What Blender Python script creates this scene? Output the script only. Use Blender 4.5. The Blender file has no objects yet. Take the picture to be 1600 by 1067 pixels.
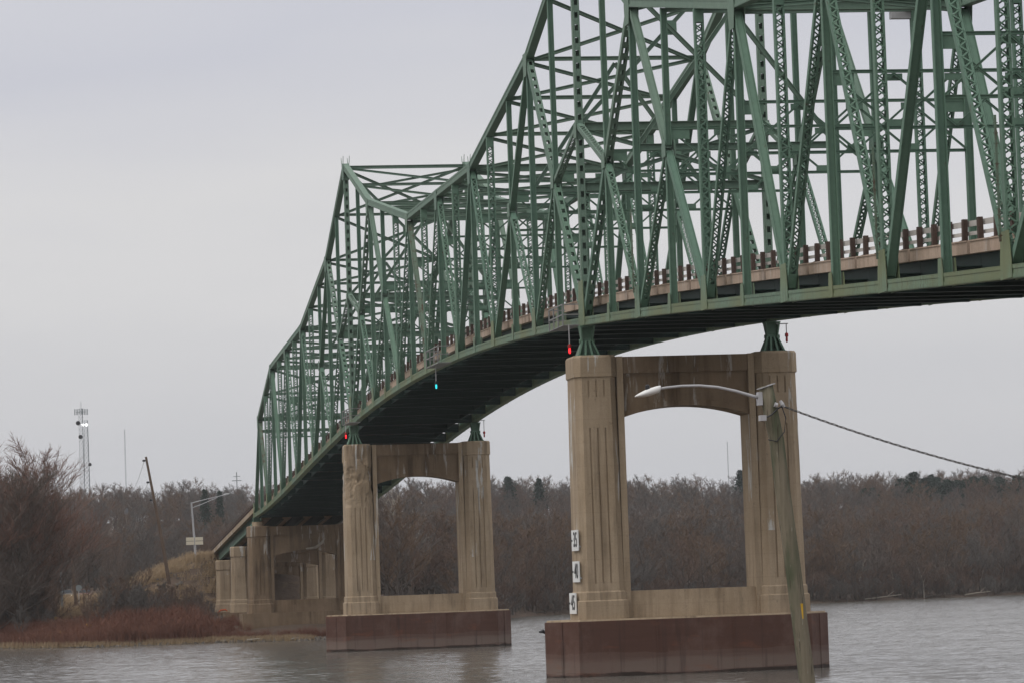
import bpy, math, random
from mathutils import Vector, Matrix

# ------------------------------------------------------------------ camera, sky, sun, exposure
scene = bpy.context.scene
COL = scene.collection
cam_d = bpy.data.cameras.new('camera')
cam = bpy.data.objects.new('camera', cam_d)
COL.objects.link(cam)
cam_d.sensor_width = 36.0
cam_d.lens = 124.71
cam_d.clip_start = 0.5
cam_d.clip_end = 9000
_R = Matrix(((0.16209878, 0.07315474, 0.98405913),
             (0.98616105, 0.02314995, -0.16416598),
             (-0.03479044, 0.99705189, -0.06838977)))
cam.matrix_world = Matrix.Translation((188.354, -35.534, 5.018)) @ _R.to_4x4()
scene.camera = cam

SUN_EL, SUN_AZ = math.radians(52), math.radians(-62)      # direction towards the sun, azimuth from +X
world = bpy.data.worlds.new('World')
scene.world = world
world.use_nodes = True


class NT:
    """small helper round a node tree"""
    def __init__(s, tree):
        s.t = tree; s.n = tree.nodes; s.l = tree.links

    def new(s, kind, **kw):
        n = s.n.new(kind)
        for k, v in kw.items():
            setattr(n, k, v)
        return n

    def link(s, a, b): s.l.new(a, b)

    def put(s, node, name, v):
        if hasattr(v, 'is_linked') or isinstance(v, bpy.types.NodeSocket):
            s.l.new(v, node.inputs[name])
        else:
            node.inputs[name].default_value = v

    def math(s, op, a, b=0.0, c=0.0, clamp=False):
        n = s.new('ShaderNodeMath', operation=op, use_clamp=clamp)
        for i, v in enumerate((a, b, c)):
            s.put(n, i, v)
        return n.outputs[0]

    def mix(s, f, a, b, mode='MIX'):
        n = s.new('ShaderNodeMix', data_type='RGBA', blend_type=mode)
        s.put(n, 0, f)
        for i, v in ((6, a), (7, b)):
            s.put(n, i, v if isinstance(v, bpy.types.NodeSocket) else (v[0], v[1], v[2], 1))
        return n.outputs[2]

    def ramp(s, f, stops, mode='LINEAR'):
        n = s.new('ShaderNodeValToRGB')
        n.color_ramp.interpolation = mode
        el = n.color_ramp.elements
        while len(el) < len(stops):
            el.new(0.5)
        for e, (p, c) in zip(el, stops):
            e.position = p
            e.color = (c, c, c, 1) if isinstance(c, (int, float)) else (c[0], c[1], c[2], 1)
        s.put(n, 0, f)
        return n.outputs[0]

    def pos(s):
        return s.new('ShaderNodeNewGeometry').outputs['Position']

    def scaled(s, v, sc):
        n = s.new('ShaderNodeVectorMath', operation='MULTIPLY')
        s.l.new(v, n.inputs[0]); n.inputs[1].default_value = sc
        return n.outputs[0]

    def noise(s, v, scale, detail=4, rough=0.55):
        n = s.new('ShaderNodeTexNoise')
        s.l.new(v, n.inputs['Vector'])
        n.inputs['Scale'].default_value = scale
        n.inputs['Detail'].default_value = detail
        n.inputs['Roughness'].default_value = rough
        return n.outputs[0]

    def sep(s, v):
        n = s.new('ShaderNodeSeparateXYZ'); s.l.new(v, n.inputs[0]); return n.outputs

    def rand(s):
        return s.new('ShaderNodeObjectInfo').outputs['Random']

    def bump(s, h, strength=0.3, dist=0.02):
        n = s.new('ShaderNodeBump')
        s.l.new(h, n.inputs['Height'])
        n.inputs['Strength'].default_value = strength
        n.inputs['Distance'].default_value = dist
        return n.outputs[0]


w = NT(world.node_tree)
bg = world.node_tree.nodes['Background']
tc = w.new('ShaderNodeTexCoord').outputs['Generated']
sky = w.new('ShaderNodeTexSky', sky_type='NISHITA', sun_disc=False)
sky.sun_elevation = SUN_EL
sky.sun_rotation = math.pi / 2 - SUN_AZ
sky.air_density = 1.0; sky.dust_density = 3.0
zz = w.sep(tc)[2]
cl = w.noise(w.scaled(tc, (2.0, 2.0, 9.0)), 1.6, 4, 0.5)
cl2 = w.noise(w.scaled(tc, (1.0, 1.0, 5.0)), 5.0, 3, 0.5)
hgt = w.math('ADD', zz, w.math('MULTIPLY', w.math('SUBTRACT', cl, 0.5), 0.15))
grad = w.ramp(hgt, [(0.0, (5.6, 5.68, 5.98)), (0.045, (5.98, 5.98, 6.18)), (0.095, (6.9, 6.8, 6.8)),
                    (0.15, (5.8, 5.85, 6.4)), (0.3, (7.4, 7.3, 7.4)), (1.0, (10.0, 9.9, 10.0))])
cloud = w.mix(w.math('MULTIPLY', cl2, 0.2), grad, (4.4, 4.4, 4.9))
both = w.mix(0.93, sky.outputs[0], cloud)
w.link(both, bg.inputs[0])
bg.inputs[1].default_value = 0.1

sun_d = bpy.data.lights.new('sun', 'SUN')
sun_d.energy = 0.9
sun_d.angle = math.radians(35)
sun_d.color = (1.0, 0.96, 0.91)
sun = bpy.data.objects.new('sun', sun_d)
COL.objects.link(sun)
sd = Vector((math.cos(SUN_EL) * math.cos(SUN_AZ), math.cos(SUN_EL) * math.sin(SUN_AZ), math.sin(SUN_EL)))
sun.rotation_euler = sd.to_track_quat('Z', 'Y').to_euler()
sun.location = (0, -60, 120)

vs = scene.view_settings
vs.view_transform = 'Standard'; vs.look = 'None'; vs.gamma = 1; vs.use_curve_mapping = False
vs.exposure = 0.12
scene.cycles.max_bounces = 5
scene.cycles.diffuse_bounces = 3
scene.cycles.glossy_bounces = 3
scene.cycles.volume_bounces = 0
scene.cycles.use_denoising = True


# ------------------------------------------------------------------ materials
def material(name, rough=0.7):
    m = bpy.data.materials.new(name)
    m.use_nodes = True
    t = NT(m.node_tree)
    b = m.node_tree.nodes['Principled BSDF']
    b.inputs['Roughness'].default_value = rough
    b.inputs['Specular IOR Level'].default_value = 0.3
    return m, t, b


def steel(name, c1, c2, rust=0.5, streak=False):
    m, t, b = material(name, 0.62)
    p = t.pos()
    n1 = t.noise(p, 0.35, 5)
    col = t.mix(n1, c1, c2)
    rnd = t.rand()
    col = t.mix(t.math('MULTIPLY', rnd, 0.35), col, (c2[0] * 1.25, c2[1] * 1.15, c2[2] * 1.05))
    fine = t.ramp(t.noise(p, 3.0, 6, 0.65), [(0.35, 0.0), (0.75, 1.0)])
    col = t.mix(t.math('MULTIPLY', fine, 0.35), col, (c1[0] * .6, c1[1] * .6, c1[2] * .62))
    spots = t.ramp(t.noise(p, 1.7, 9, 0.72), [(0.70 - 0.10 * rust, 0.0), (0.78 - 0.08 * rust, 1.0)])
    col = t.mix(t.math('MULTIPLY', spots, 0.85), col, (0.085, 0.038, 0.022))
    if streak:
        v = t.noise(t.scaled(p, (9.0, 9.0, 0.35)), 1.0, 4, 0.6)
        s = t.ramp(v, [(0.50, 0.0), (0.68, 1.0)])
        col = t.mix(t.math('MULTIPLY', s, 0.75), col, (0.085, 0.070, 0.035))
        mossy = t.ramp(t.noise(p, 0.22, 3), [(0.42, 0.0), (0.6, 1.0)])
        col = t.mix(t.math('MULTIPLY', mossy, 0.8), col, (0.17, 0.19, 0.09))
        # rivet rows: small domes along the flange lines
        vo = t.new('ShaderNodeTexVoronoi'); t.link(t.scaled(p, (6.0, 6.0, 6.0)), vo.inputs['Vector'])
        vo.inputs['Randomness'].default_value = 0.0
        riv = t.ramp(vo.outputs['Distance'], [(0.12, 1.0), (0.2, 0.0)])
        t.link(t.bump(riv, 0.6, 0.02), b.inputs['Normal'])
    else:
        t.link(t.bump(t.noise(p, 9.0, 4), 0.15, 0.01), b.inputs['Normal'])
    t.link(col, b.inputs['Base Color'])
    return m


M = {}
M['steel'] = steel('green_painted_steel', (0.098, 0.180, 0.130), (0.135, 0.232, 0.172), 0.85)
M['steel_chord'] = steel('faded_green_steel', (0.120, 0.205, 0.142), (0.175, 0.258, 0.178), 0.9, True)
M['steel_top'] = steel('weathered_green_steel', (0.122, 0.200, 0.152), (0.170, 0.250, 0.195), 0.6)
M['steel_deck'] = steel('shaded_green_steel', (0.014, 0.034, 0.029), (0.022, 0.048, 0.041), 0.5)  # same green, darkened so the colour holds the shade under the deck
M['steel_rusty'] = steel('rusting_green_steel', (0.105, 0.165, 0.118), (0.145, 0.20, 0.145), 2.0)


def concrete(name, c1, c2, dirt=0.6, white=0.5, lines=True):
    m, t, b = material(name, 0.9)
    p = t.pos(); x, y, z = t.sep(p)
    col = t.mix(t.ramp(t.noise(p, 0.45, 6, 0.6), [(0.3, 0.0), (0.7, 1.0)]), c1, c2)
    v = t.noise(t.scaled(p, (2.2, 2.2, 0.16)), 1.0, 6, 0.62)
    st = t.ramp(v, [(0.50, 0.0), (0.66, 1.0)])
    blot = t.ramp(t.noise(p, 0.30, 4), [(0.38, 0.0), (0.62, 1.0)])
    col = t.mix(t.math('MULTIPLY', t.math('MULTIPLY', st, blot), dirt), col, (0.075, 0.052, 0.032))
    st2 = t.ramp(t.noise(t.scaled(p, (5.5, 5.5, 0.3)), 1.0, 4, 0.6), [(0.55, 0.0), (0.72, 1.0)])
    col = t.mix(t.math('MULTIPLY', st2, dirt * 0.35), col, (0.16, 0.10, 0.05))
    gr = t.ramp(t.noise(t.scaled(p, (1.1, 1.1, 0.35)), 1.0, 6, 0.7), [(0.60, 0.0), (0.72, 1.0)])
    col = t.mix(t.math('MULTIPLY', gr, 0.22), col, (0.07, 0.08, 0.06))
    run = t.ramp(t.noise(t.scaled(p, (1.7, 1.7, 0.10)), 1.0, 5, 0.6), [(0.46, 0.0), (0.60, 1.0)])
    col = t.mix(t.math('MULTIPLY', run, dirt * 0.30), col, (0.115, 0.070, 0.038))
    crk = t.ramp(t.noise(p, 2.6, 8, 0.75), [(0.60, 0.0), (0.66, 1.0)])
    col = t.mix(t.math('MULTIPLY', crk, 0.35), col, (0.10, 0.078, 0.055))
    if white > 0:
        wv = t.noise(t.scaled(p, (3.6, 3.6, 0.42)), 1.0, 7, 0.68)
        ws = t.ramp(wv, [(0.50, 0.0), (0.56, 1.0)])
        wm = t.ramp(t.noise(t.scaled(p, (0.9, 1.1, 0.15)), 1.0, 2), [(0.555, 0.0), (0.60, 1.0)])
        wm = t.math('MULTIPLY', wm, t.math('GREATER_THAN', z, 7.5))
        col = t.mix(t.math('MULTIPLY', t.math('MULTIPLY', ws, wm), white), col, (0.56, 0.55, 0.52))
    if lines:
        fz = t.math('FRACT', t.math('DIVIDE', t.math('ADD', z, t.math('MULTIPLY', t.noise(p, 1.0, 2), 0.05)), 1.25))
        ln = t.math('LESS_THAN', fz, 0.035)
        col = t.mix(t.math('MULTIPLY', ln, 0.10), col, (0.10, 0.075, 0.05))
    grain = t.noise(p, 14.0, 6, 0.7)
    col = t.mix(t.math('MULTIPLY', t.ramp(grain, [(0.45, 0.0), (0.8, 1.0)]), 0.3), col, (0.12, 0.09, 0.06))
    t.link(col, b.inputs['Base Color'])
    t.link(t.bump(t.noise(p, 4.0, 8, 0.7), 0.5, 0.04), b.inputs['Normal'])
    return m


M['concrete'] = concrete('weathered_tan_concrete', (0.355, 0.272, 0.182), (0.45, 0.352, 0.248), 0.62, 0.95)
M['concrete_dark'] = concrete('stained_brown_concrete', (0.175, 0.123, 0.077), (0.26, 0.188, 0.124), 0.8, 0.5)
M['concrete_curb'] = concrete('pinkish_curb_concrete', (0.42, 0.315, 0.24), (0.52, 0.40, 0.315), 0.4, 0.3, False)
M['concrete_pale'] = concrete('pale_concrete', (0.35, 0.31, 0.26), (0.42, 0.38, 0.32), 0.5, 0.3)
M['spalled'] = concrete('spalled_concrete', (0.20, 0.165, 0.125), (0.30, 0.25, 0.195), 0.9, 0.6, False)


def rust_shell():
    m, t, b = material('rusted_sheet_steel', 0.75)
    p = t.pos(); x, y, z = t.sep(p)
    h = t.noise(t.scaled(p, (0.25, 0.25, 3.0)), 1.0, 5, 0.6)
    col = t.mix(h, (0.072, 0.034, 0.024), (0.112, 0.055, 0.040))
    zb = t.math('ADD', z, t.math('MULTIPLY', t.math('SUBTRACT', h, 0.5), 0.7))
    band = t.ramp(zb, [(0.0, 0.0), (0.16, 0.0), (0.24, 0.9), (0.75, 0.75), (1.0, 0.25)])
    low = t.math('LESS_THAN', zb, 1.25)
    col = t.mix(t.math('MULTIPLY', t.math('MULTIPLY', band, low), 0.85), col, (0.20, 0.155, 0.13))
    wet = t.math('LESS_THAN', zb, 0.17)
    col = t.mix(t.math('MULTIPLY', wet, 0.85), col, (0.03, 0.024, 0.02))
    pal = t.ramp(t.noise(t.scaled(p, (0.7, 0.7, 0.5)), 1.0, 7, 0.65), [(0.48, 0.0), (0.66, 1.0)])
    col = t.mix(t.math('MULTIPLY', pal, 0.45), col, (0.165, 0.105, 0.085))
    org = t.ramp(t.noise(t.scaled(p, (0.4, 0.4, 1.2)), 1.4, 5), [(0.6, 0.0), (0.72, 1.0)])
    col = t.mix(t.math('MULTIPLY', org, 0.35), col, (0.22, 0.075, 0.035))
    vs_ = t.ramp(t.noise(t.scaled(p, (3.0, 3.0, 0.2)), 1.0, 4), [(0.55, 0.0), (0.75, 1.0)])
    col = t.mix(t.math('MULTIPLY', vs_, 0.6), col, (0.040, 0.024, 0.022))
    t.link(col, b.inputs['Base Color'])
    t.link(t.bump(t.noise(p, 5.0, 5), 0.25, 0.02), b.inputs['Normal'])
    return m


M['rust'] = rust_shell()
M['soffit'] = concrete('shaded_stained_concrete', (0.045, 0.040, 0.034), (0.07, 0.062, 0.052), 0.5, 0.0, False)  # stained slab concrete, base colour darkened to paint in the underside shade


def plain(name, c, rough=0.7, var=0.25, scale=4.0, emit=None, metal=0.0):
    m, t, b = material(name, rough)
    n = t.noise(t.pos(), scale, 5)
    col = t.mix(n, tuple(v * (1 - var) for v in c), tuple(min(1, v * (1 + var)) for v in c))
    t.link(col, b.inputs['Base Color'])
    b.inputs['Metallic'].default_value = metal
    if emit:
        b.inputs['Emission Color'].default_value = (emit[0], emit[1], emit[2], 1)
        b.inputs['Emission Strength'].default_value = emit[3]
    return m


M['rail'] = plain('galvanised_rail', (0.52, 0.49, 0.45), 0.5, 0.2)
M['post_rust'] = plain('rusty_brown_post', (0.082, 0.055, 0.044), 0.8, 0.4, 6)
M['asphalt'] = plain('asphalt', (0.05, 0.05, 0.05), 0.9)
M['galv'] = plain('galvanised_steel', (0.42, 0.42, 0.43), 0.45, 0.15)
M['galv_dull'] = plain('dull_galvanised_steel', (0.24, 0.24, 0.235), 0.6, 0.3)
M['galv_far'] = plain('grey_tower_steel', (0.22, 0.25, 0.26), 0.6, 0.15)
M['white'] = plain('white_paint', (0.78, 0.78, 0.76), 0.5, 0.05)
M['black'] = plain('black_paint', (0.012, 0.012, 0.014), 0.6, 0.2)
M['cream'] = plain('cream_panel', (0.62, 0.57, 0.45), 0.6, 0.08)
M['dark'] = plain('dark_grey', (0.03, 0.03, 0.033), 0.5)
M['red_lamp'] = plain('lit_red_lens', (0.5, 0.01, 0.01), 0.2, 0.1, 4, (1.0, 0.02, 0.03, 1.8))
M['red_paint'] = plain('red_paint', (0.35, 0.02, 0.02), 0.4)
M['green_lamp'] = plain('lit_green_lens', (0.01, 0.3, 0.3), 0.2, 0.1, 4, (0.03, 0.55, 0.60, 1.5))
M['strobe'] = plain('lit_white_strobe', (0.9, 0.9, 0.9), 0.2, 0.0, 4, (1, 1, 1, 6.0))
M['headlight'] = plain('lit_headlight', (0.9, 0.9, 0.85), 0.2, 0.0, 4, (1, 0.97, 0.85, 4.0))
M['yellow'] = plain('yellow_paint', (0.55, 0.33, 0.03), 0.6)
M['orange'] = plain('orange_plastic', (0.5, 0.09, 0.02), 0.6)
M['car_red'] = plain('dark_red_car_paint', (0.16, 0.02, 0.02), 0.3, 0.1)
M['car_grey'] = plain('grey_car_paint', (0.08, 0.09, 0.10), 0.3, 0.1)
M['glass'] = plain('dark_glass', (0.02, 0.025, 0.03), 0.08)
M['stone'] = plain('grey_stone', (0.13, 0.115, 0.10), 0.95, 0.5, 1.5)
M['tyre'] = plain('black_rubber', (0.015, 0.015, 0.016), 0.9)
M['cable'] = plain('grey_cable', (0.09, 0.085, 0.08), 0.6)
M['roof'] = plain('grey_shingle_roof', (0.06, 0.06, 0.065), 0.9)


def wood_pole():
    m, t, b = material('weathered_pole_wood', 0.9)
    p = t.pos()
    g = t.noise(t.scaled(p, (14, 14, 0.7)), 1.0, 5, 0.6)
    col = t.mix(g, (0.10, 0.088, 0.060), (0.28, 0.245, 0.18))
    moss = t.ramp(t.noise(t.scaled(p, (2.2, 2.2, 0.45)), 1.0, 4), [(0.42, 0.0), (0.6, 1.0)])
    col = t.mix(t.math('MULTIPLY', moss, 0.8), col, (0.060, 0.078, 0.042))
    ck = t.ramp(t.noise(t.scaled(p, (30, 30, 0.5)), 1.0, 3), [(0.62, 0.0), (0.66, 1.0)])
    col = t.mix(t.math('MULTIPLY', ck, 0.7), col, (0.04, 0.032, 0.022))
    wh = t.ramp(t.noise(t.scaled(p, (9, 9, 1.8)), 1.0, 5, 0.7), [(0.64, 0.0), (0.7, 1.0)])
    col = t.mix(t.math('MULTIPLY', wh, 0.5), col, (0.42, 0.41, 0.36))
    t.link(col, b.inputs['Base Color'])
    t.link(t.bump(g, 0.6, 0.02), b.inputs['Normal'])
    return m


M['pole'] = wood_pole()
M['pole_brown'] = plain('brown_pole_wood', (0.135, 0.095, 0.070), 0.9, 0.3, 2)


def bark(name, c1, c2):
    m, t, b = material(name, 0.95)
    r = t.rand()
    col = t.mix(r, c1, c2)
    n = t.noise(t.pos(), 0.12, 4, 0.6)
    col = t.mix(t.math('MULTIPLY', n, 0.55), col, tuple(v * 0.6 for v in c1))
    t.link(col, b.inputs['Base Color'])
    b.inputs['Specular IOR Level'].default_value = 0.1
    return m


M['bark'] = bark('grey_bark', (0.095, 0.080, 0.070), (0.135, 0.118, 0.105))
M['twig'] = bark('brown_twigs', (0.140, 0.112, 0.096), (0.185, 0.152, 0.130))
M['twig_red'] = bark('reddish_twigs', (0.160, 0.110, 0.086), (0.190, 0.134, 0.105))
M['twig_rust'] = bark('rusty_brown_twigs', (0.165, 0.112, 0.078), (0.20, 0.138, 0.095))
M['twig_grey'] = bark('grey_twigs', (0.135, 0.122, 0.112), (0.18, 0.165, 0.152))
M['twig_plum'] = bark('dark_reddish_twigs', (0.20, 0.115, 0.088), (0.235, 0.140, 0.108))
M['bark_pale'] = bark('pale_bark', (0.34, 0.30, 0.25), (0.44, 0.40, 0.34))
M['needle'] = bark('pine_needles', (0.034, 0.055, 0.044), (0.05, 0.072, 0.055))
M['brush'] = bark('red_brown_brush', (0.175, 0.080, 0.058), (0.25, 0.130, 0.09))
M['straw'] = bark('dead_grass', (0.36, 0.265, 0.165), (0.46, 0.35, 0.225))


def ground_mat():
    m, t, b = material('bank_soil', 0.95)
    p = t.pos(); x, y, z = t.sep(p)
    n = t.noise(p, 0.13, 6, 0.6)
    col = t.mix(n, (0.085, 0.060, 0.045), (0.14, 0.10, 0.072))
    s = t.ramp(t.noise(p, 0.22, 5, 0.6), [(0.50, 0.0), (0.62, 1.0)])
    near = t.math('GREATER_THAN', x, -420.0)
    high = t.math('GREATER_THAN', z, 2.4)
    col = t.mix(t.math('MULTIPLY', t.math('MULTIPLY', s, near), t.math('MULTIPLY', high, 0.6)), col, (0.30, 0.215, 0.125))
    d = t.ramp(t.noise(p, 1.2, 5, 0.7), [(0.5, 0.0), (0.7, 1.0)])
    col = t.mix(t.math('MULTIPLY', d, 0.5), col, (0.05, 0.038, 0.03))
    t.link(col, b.inputs['Base Color'])
    t.link(t.bump(t.noise(p, 1.5, 6, 0.7), 0.8, 0.3), b.inputs['Normal'])
    return m


M['ground'] = ground_mat()


def water_mat():
    m, t, b = material('river_water', 0.12)
    p = t.pos()
    b.inputs['Base Color'].default_value = (0.15, 0.145, 0.13, 1)
    b.inputs['IOR'].default_value = 1.33
    b.inputs['Specular IOR Level'].default_value = 0.5
    def tilt(sc, amp, detail):
        n_ = t.new('ShaderNodeTexNoise'); t.link(t.scaled(p, sc), n_.inputs['Vector'])
        n_.inputs['Scale'].default_value = 1.0; n_.inputs['Detail'].default_value = detail; n_.inputs['Roughness'].default_value = 0.6
        v = t.new('ShaderNodeVectorMath', operation='SUBTRACT'); t.link(n_.outputs['Color'], v.inputs[0]); v.inputs[1].default_value = (0.5, 0.5, 0.5)
        q = t.new('ShaderNodeVectorMath', operation='MULTIPLY'); t.link(v.outputs[0], q.inputs[0]); q.inputs[1].default_value = (amp, amp * .6, 0.0)
        return q.outputs[0]
    def add(a_, b_):
        v = t.new('ShaderNodeVectorMath', operation='ADD'); t.link(a_, v.inputs[0])
        if isinstance(b_, tuple): v.inputs[1].default_value = b_
        else: t.link(b_, v.inputs[1])
        return v.outputs[0]
    tl = add(tilt((2.0, 1.1, 1.0), 0.95, 4), add(tilt((0.40, 0.22, 1.0), 0.42, 3), tilt((0.05, 0.02, 1.0), 0.08, 2)))
    nn = t.new('ShaderNodeVectorMath', operation='NORMALIZE'); t.link(add(tl, (0.0, 0.0, 1.0)), nn.inputs[0])
    t.link(nn.outputs[0], b.inputs['Normal'])
    return m


M['water'] = water_mat()


# ------------------------------------------------------------------ object helpers
class MB:
    def __init__(s): s.v = []; s.f = []

    def add(s, vs_, fs_):
        o = len(s.v)
        s.v.extend([tuple(v) for v in vs_])
        s.f.extend([tuple(i + o for i in f) for f in fs_])

    def frame(s, p, ax, ay, az, sx, sy, sz):
        """box centred at p with half extents along the three given axes"""
        p = Vector(p)
        ax, ay, az = Vector(ax) * sx, Vector(ay) * sy, Vector(az) * sz
        vs_ = [p + ax * i + ay * j + az * k for k in (-1, 1) for j in (-1, 1) for i in (-1, 1)]
        s.add(vs_, [(0, 2, 3, 1), (4, 5, 7, 6), (0, 1, 5, 4), (2, 6, 7, 3), (0, 4, 6, 2), (1, 3, 7, 5)])

    def box(s, x0, x1, y0, y1, z0, z1):
        s.frame(((x0 + x1) / 2, (y0 + y1) / 2, (z0 + z1) / 2), (1, 0, 0), (0, 1, 0), (0, 0, 1),
                abs(x1 - x0) / 2, abs(y1 - y0) / 2, abs(z1 - z0) / 2)

    def bar(s, a, b, wd, ht, up=(0, 0, 1)):
        a, b = Vector(a), Vector(b)
        t = (b - a); L = t.length
        if L < 1e-6: return
        t /= L
        side = t.cross(Vector(up))
        if side.length < 1e-4: side = t.cross(Vector((1, 0, 0)))
        side.normalize(); u = side.cross(t)
        s.frame((a + b) / 2, side, u, t, wd / 2, ht / 2, L / 2)

    def tube(s, pts, rads, n=8, caps=True):
        pts = [Vector(p) for p in pts]
        if not isinstance(rads, (list, tuple)): rads = [rads] * len(pts)
        rings = []
        for i, p in enumerate(pts):
            t = (pts[min(i + 1, len(pts) - 1)] - pts[max(i - 1, 0)]).normalized()
            a = t.cross(Vector((0, 0, 1)))
            if a.length < 0.05: a = t.cross(Vector((1, 0, 0)))
            a.normalize(); b = t.cross(a)
            rings.append([p + (a * math.cos(6.28318 * k / n) + b * math.sin(6.28318 * k / n)) * rads[i] for k in range(n)])
        vs_ = [v for r in rings for v in r]; fs_ = []
        for i in range(len(pts) - 1):
            for k in range(n):
                fs_.append((i * n + k, i * n + (k + 1) % n, (i + 1) * n + (k + 1) % n, (i + 1) * n + k))
        if caps:
            fs_.append(tuple(range(n - 1, -1, -1))); fs_.append(tuple((len(pts) - 1) * n + k for k in range(n)))
        s.add(vs_, fs_)

    def loft(s, rings):
        n = len(rings[0]); vs_ = [v for r in rings for v in r]; fs_ = []
        for i in range(len(rings) - 1):
            for k in range(n):
                fs_.append((i * n + k, i * n + (k + 1) % n, (i + 1) * n + (k + 1) % n, (i + 1) * n + k))
        fs_.append(tuple(range(n - 1, -1, -1))); fs_.append(tuple((len(rings) - 1) * n + k for k in range(n)))
        s.add(vs_, fs_)

    def prism(s, poly, y0, y1):
        """poly of (x, z) extruded along Y"""
        n = len(poly)
        vs_ = [(x, y0, z) for x, z in poly] + [(x, y1, z) for x, z in poly]
        fs_ = [tuple(range(n)), tuple(range(2 * n - 1, n - 1, -1))] + [(k, k + n, (k + 1) % n + n, (k + 1) % n) for k in range(n)]
        s.add(vs_, fs_)

    def build(s, name, mat, parent=None, smooth=False, **props):
        off = WL.get(parent.name, Vector((0, 0, 0))) if parent else Vector((0, 0, 0))
        me = bpy.data.meshes.new(name)
        me.from_pydata([(v[0] - off[0], v[1] - off[1], v[2] - off[2]) for v in s.v], [], s.f)
        me.materials.append(M[mat] if isinstance(mat, str) else mat)
        if smooth: me.shade_smooth()
        o = bpy.data.objects.new(name, me)
        COL.objects.link(o)
        if parent: o.parent = parent; WL[o.name] = off
        for k, v in props.items(): o[k] = v
        return o


WL = {}          # world offset of every parent, so that parts can be written in world coordinates


def thing(name, loc, label, cat, group=None):
    o = bpy.data.objects.new(name, None)
    COL.objects.link(o)
    o.location = loc; o.empty_display_size = 0.5
    WL[o.name] = Vector(loc)
    tag(o, label, cat, group)
    return o


def tag(o, label, cat, group=None, kind=None):
    o['label'] = label
    if cat: o['category'] = cat
    if group: o['group'] = group
    if kind: o['kind'] = kind


def interp(xs, ys, x):
    if x <= xs[0]: return ys[0]
    for i in range(len(xs) - 1):
        if x <= xs[i + 1]:
            f = (x - xs[i]) / (xs[i + 1] - xs[i]); return ys[i] * (1 - f) + ys[i + 1] * f
    return ys[-1]


rng = random.Random(7)

# ------------------------------------------------------------------ ground and river
SHORE_Y = [-700, -400, -60, -28, -18, -6, 4.5, 14, 25, 40, 59, 121, 166, 260, 420, 1200]
SHORE_X = [-300, -260, -224, -209, -188, -190, -182, -186, -214, -300, -374, -419, -450, -505, -600, -820]


def shore(y): return interp(SHORE_Y, SHORE_X, y)


def smooth(a, b, x):
    f = max(0.0, min(1.0, (x - a) / (b - a))); return f * f * (3 - 2 * f)


def ground_z(x, y):
    d = (shore(y) - x)
    if d < 0: z = max(-2.0, d * 0.25)
    else: z = 0.35 * smooth(0, 2, d) + 1.3 * smooth(2, 14, d) + 1.3 * smooth(10, 70, d) + 4.0 * smooth(60, 320, d)
    z += 0.35 * math.sin(x * 0.11 + y * 0.07) * smooth(10, 40, d)
    hill = smooth(-640, -1000, x)
    hill *= 0.92 + 0.08 * math.sin(y * 0.013 + 1.0)
    z += 23 * hill + 7 * smooth(-990, -1500, x)
    if x < -262 and -30 < y < -4: z = max(z, 5.0 - max(0.0, x + 296) * .055)
    # causeway that carries the road to the abutment
    if d > 0:
        yc = 5.14
        dy = max(0.0, abs(y - yc) - 6.3)
        top = 9.75 if x > -285 else max(5.6, 9.75 + (x + 285) * 0.05)
        e = top - (dy * 0.42 if y < yc else dy * 0.55)
        e -= max(0.0, x + 256) * 0.75
        e += 0.25 * math.sin(x * 0.6) * math.cos(y * 0.5)
        if x < -900: e = 0
        z = max(z, e)
    return z


gx = [-2600, -2200, -1900, -1650, -1450] + [-1400 + 30 * i for i in range(28)] + [-560 + 10 * i for i in range(17)] + [-390 + 3.0 * i for i in range(80)]
gy = [-1200, -900, -700, -500, -350, -250, -180, -130] + [-100 + 8 * i for i in range(5)] + [-62 + 2.5 * i for i in range(42)] + [46 + 8 * i for i in range(35)] + [340 + 30 * i for i in range(12)] + [760, 900, 1200, 1600]
mb = MB()
nx, ny = len(gx), len(gy)
mb.v = [(x, y, ground_z(x, y)) for x in gx for y in gy]
mb.f = [(i * ny + j, (i + 1) * ny + j, (i + 1) * ny + j + 1, i * ny + j + 1) for i in range(nx - 1) for j in range(ny - 1)]
g = mb.build('river_bank_ground', 'ground', smooth=True)
tag(g, 'brown soil and dead grass of the far river bank', None, None, 'structure')
mb = MB(); mb.add([(-1200, -1190, 0), (400, -1190, 0), (400, 1590, 0), (-1200, 1590, 0)], [(0, 1, 2, 3)])
g = mb.build('river', 'water'); tag(g, 'wide grey-brown river with small ripples', None, None, 'structure')
# the bank on which the camera and the near lamp pole stand (just below the picture)
mb = MB()
xs_ = [84, 92, 100, 120, 150, 185, 260]; zs_ = [-1.5, 0.1, 0.7, 1.1, 1.6, 2.6, 3.4]
ys_ = [-400, -120, -60, -30, -15, 0, 30, 120, 400]
mb.v = [(x, y, z + 0.12 * math.sin(x + y)) for x, z in zip(xs_, zs_) for y in ys_]
mb.f = [(i * 9 + j, (i + 1) * 9 + j, (i + 1) * 9 + j + 1, i * 9 + j + 1) for i in range(6) for j in range(8)]
g = mb.build('near_bank_ground', 'ground'); tag(g, 'near river bank of brown soil', None, None, 'structure')

# ------------------------------------------------------------------ the truss bridge
S = 7.62
W = 10.284
ZC = [13.563, 13.814, 14.158, 14.575, 15.046, 15.554, 16.084, 16.621, 17.154, 17.671, 18.163, 18.621, 19.039, 19.409,
      19.728, 19.991, 20.197, 20.343, 20.428, 20.453, 20.419, 20.326, 20.178, 19.977, 19.727, 19.432, 19.096, 18.725,
      18.323, 17.896, 17.45, 16.992, 16.526, 16.059, 15.598, 15.149, 14.717, 14.309, 13.931, 13.587, 13.284]
I0, I1 = -26, 14


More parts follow.
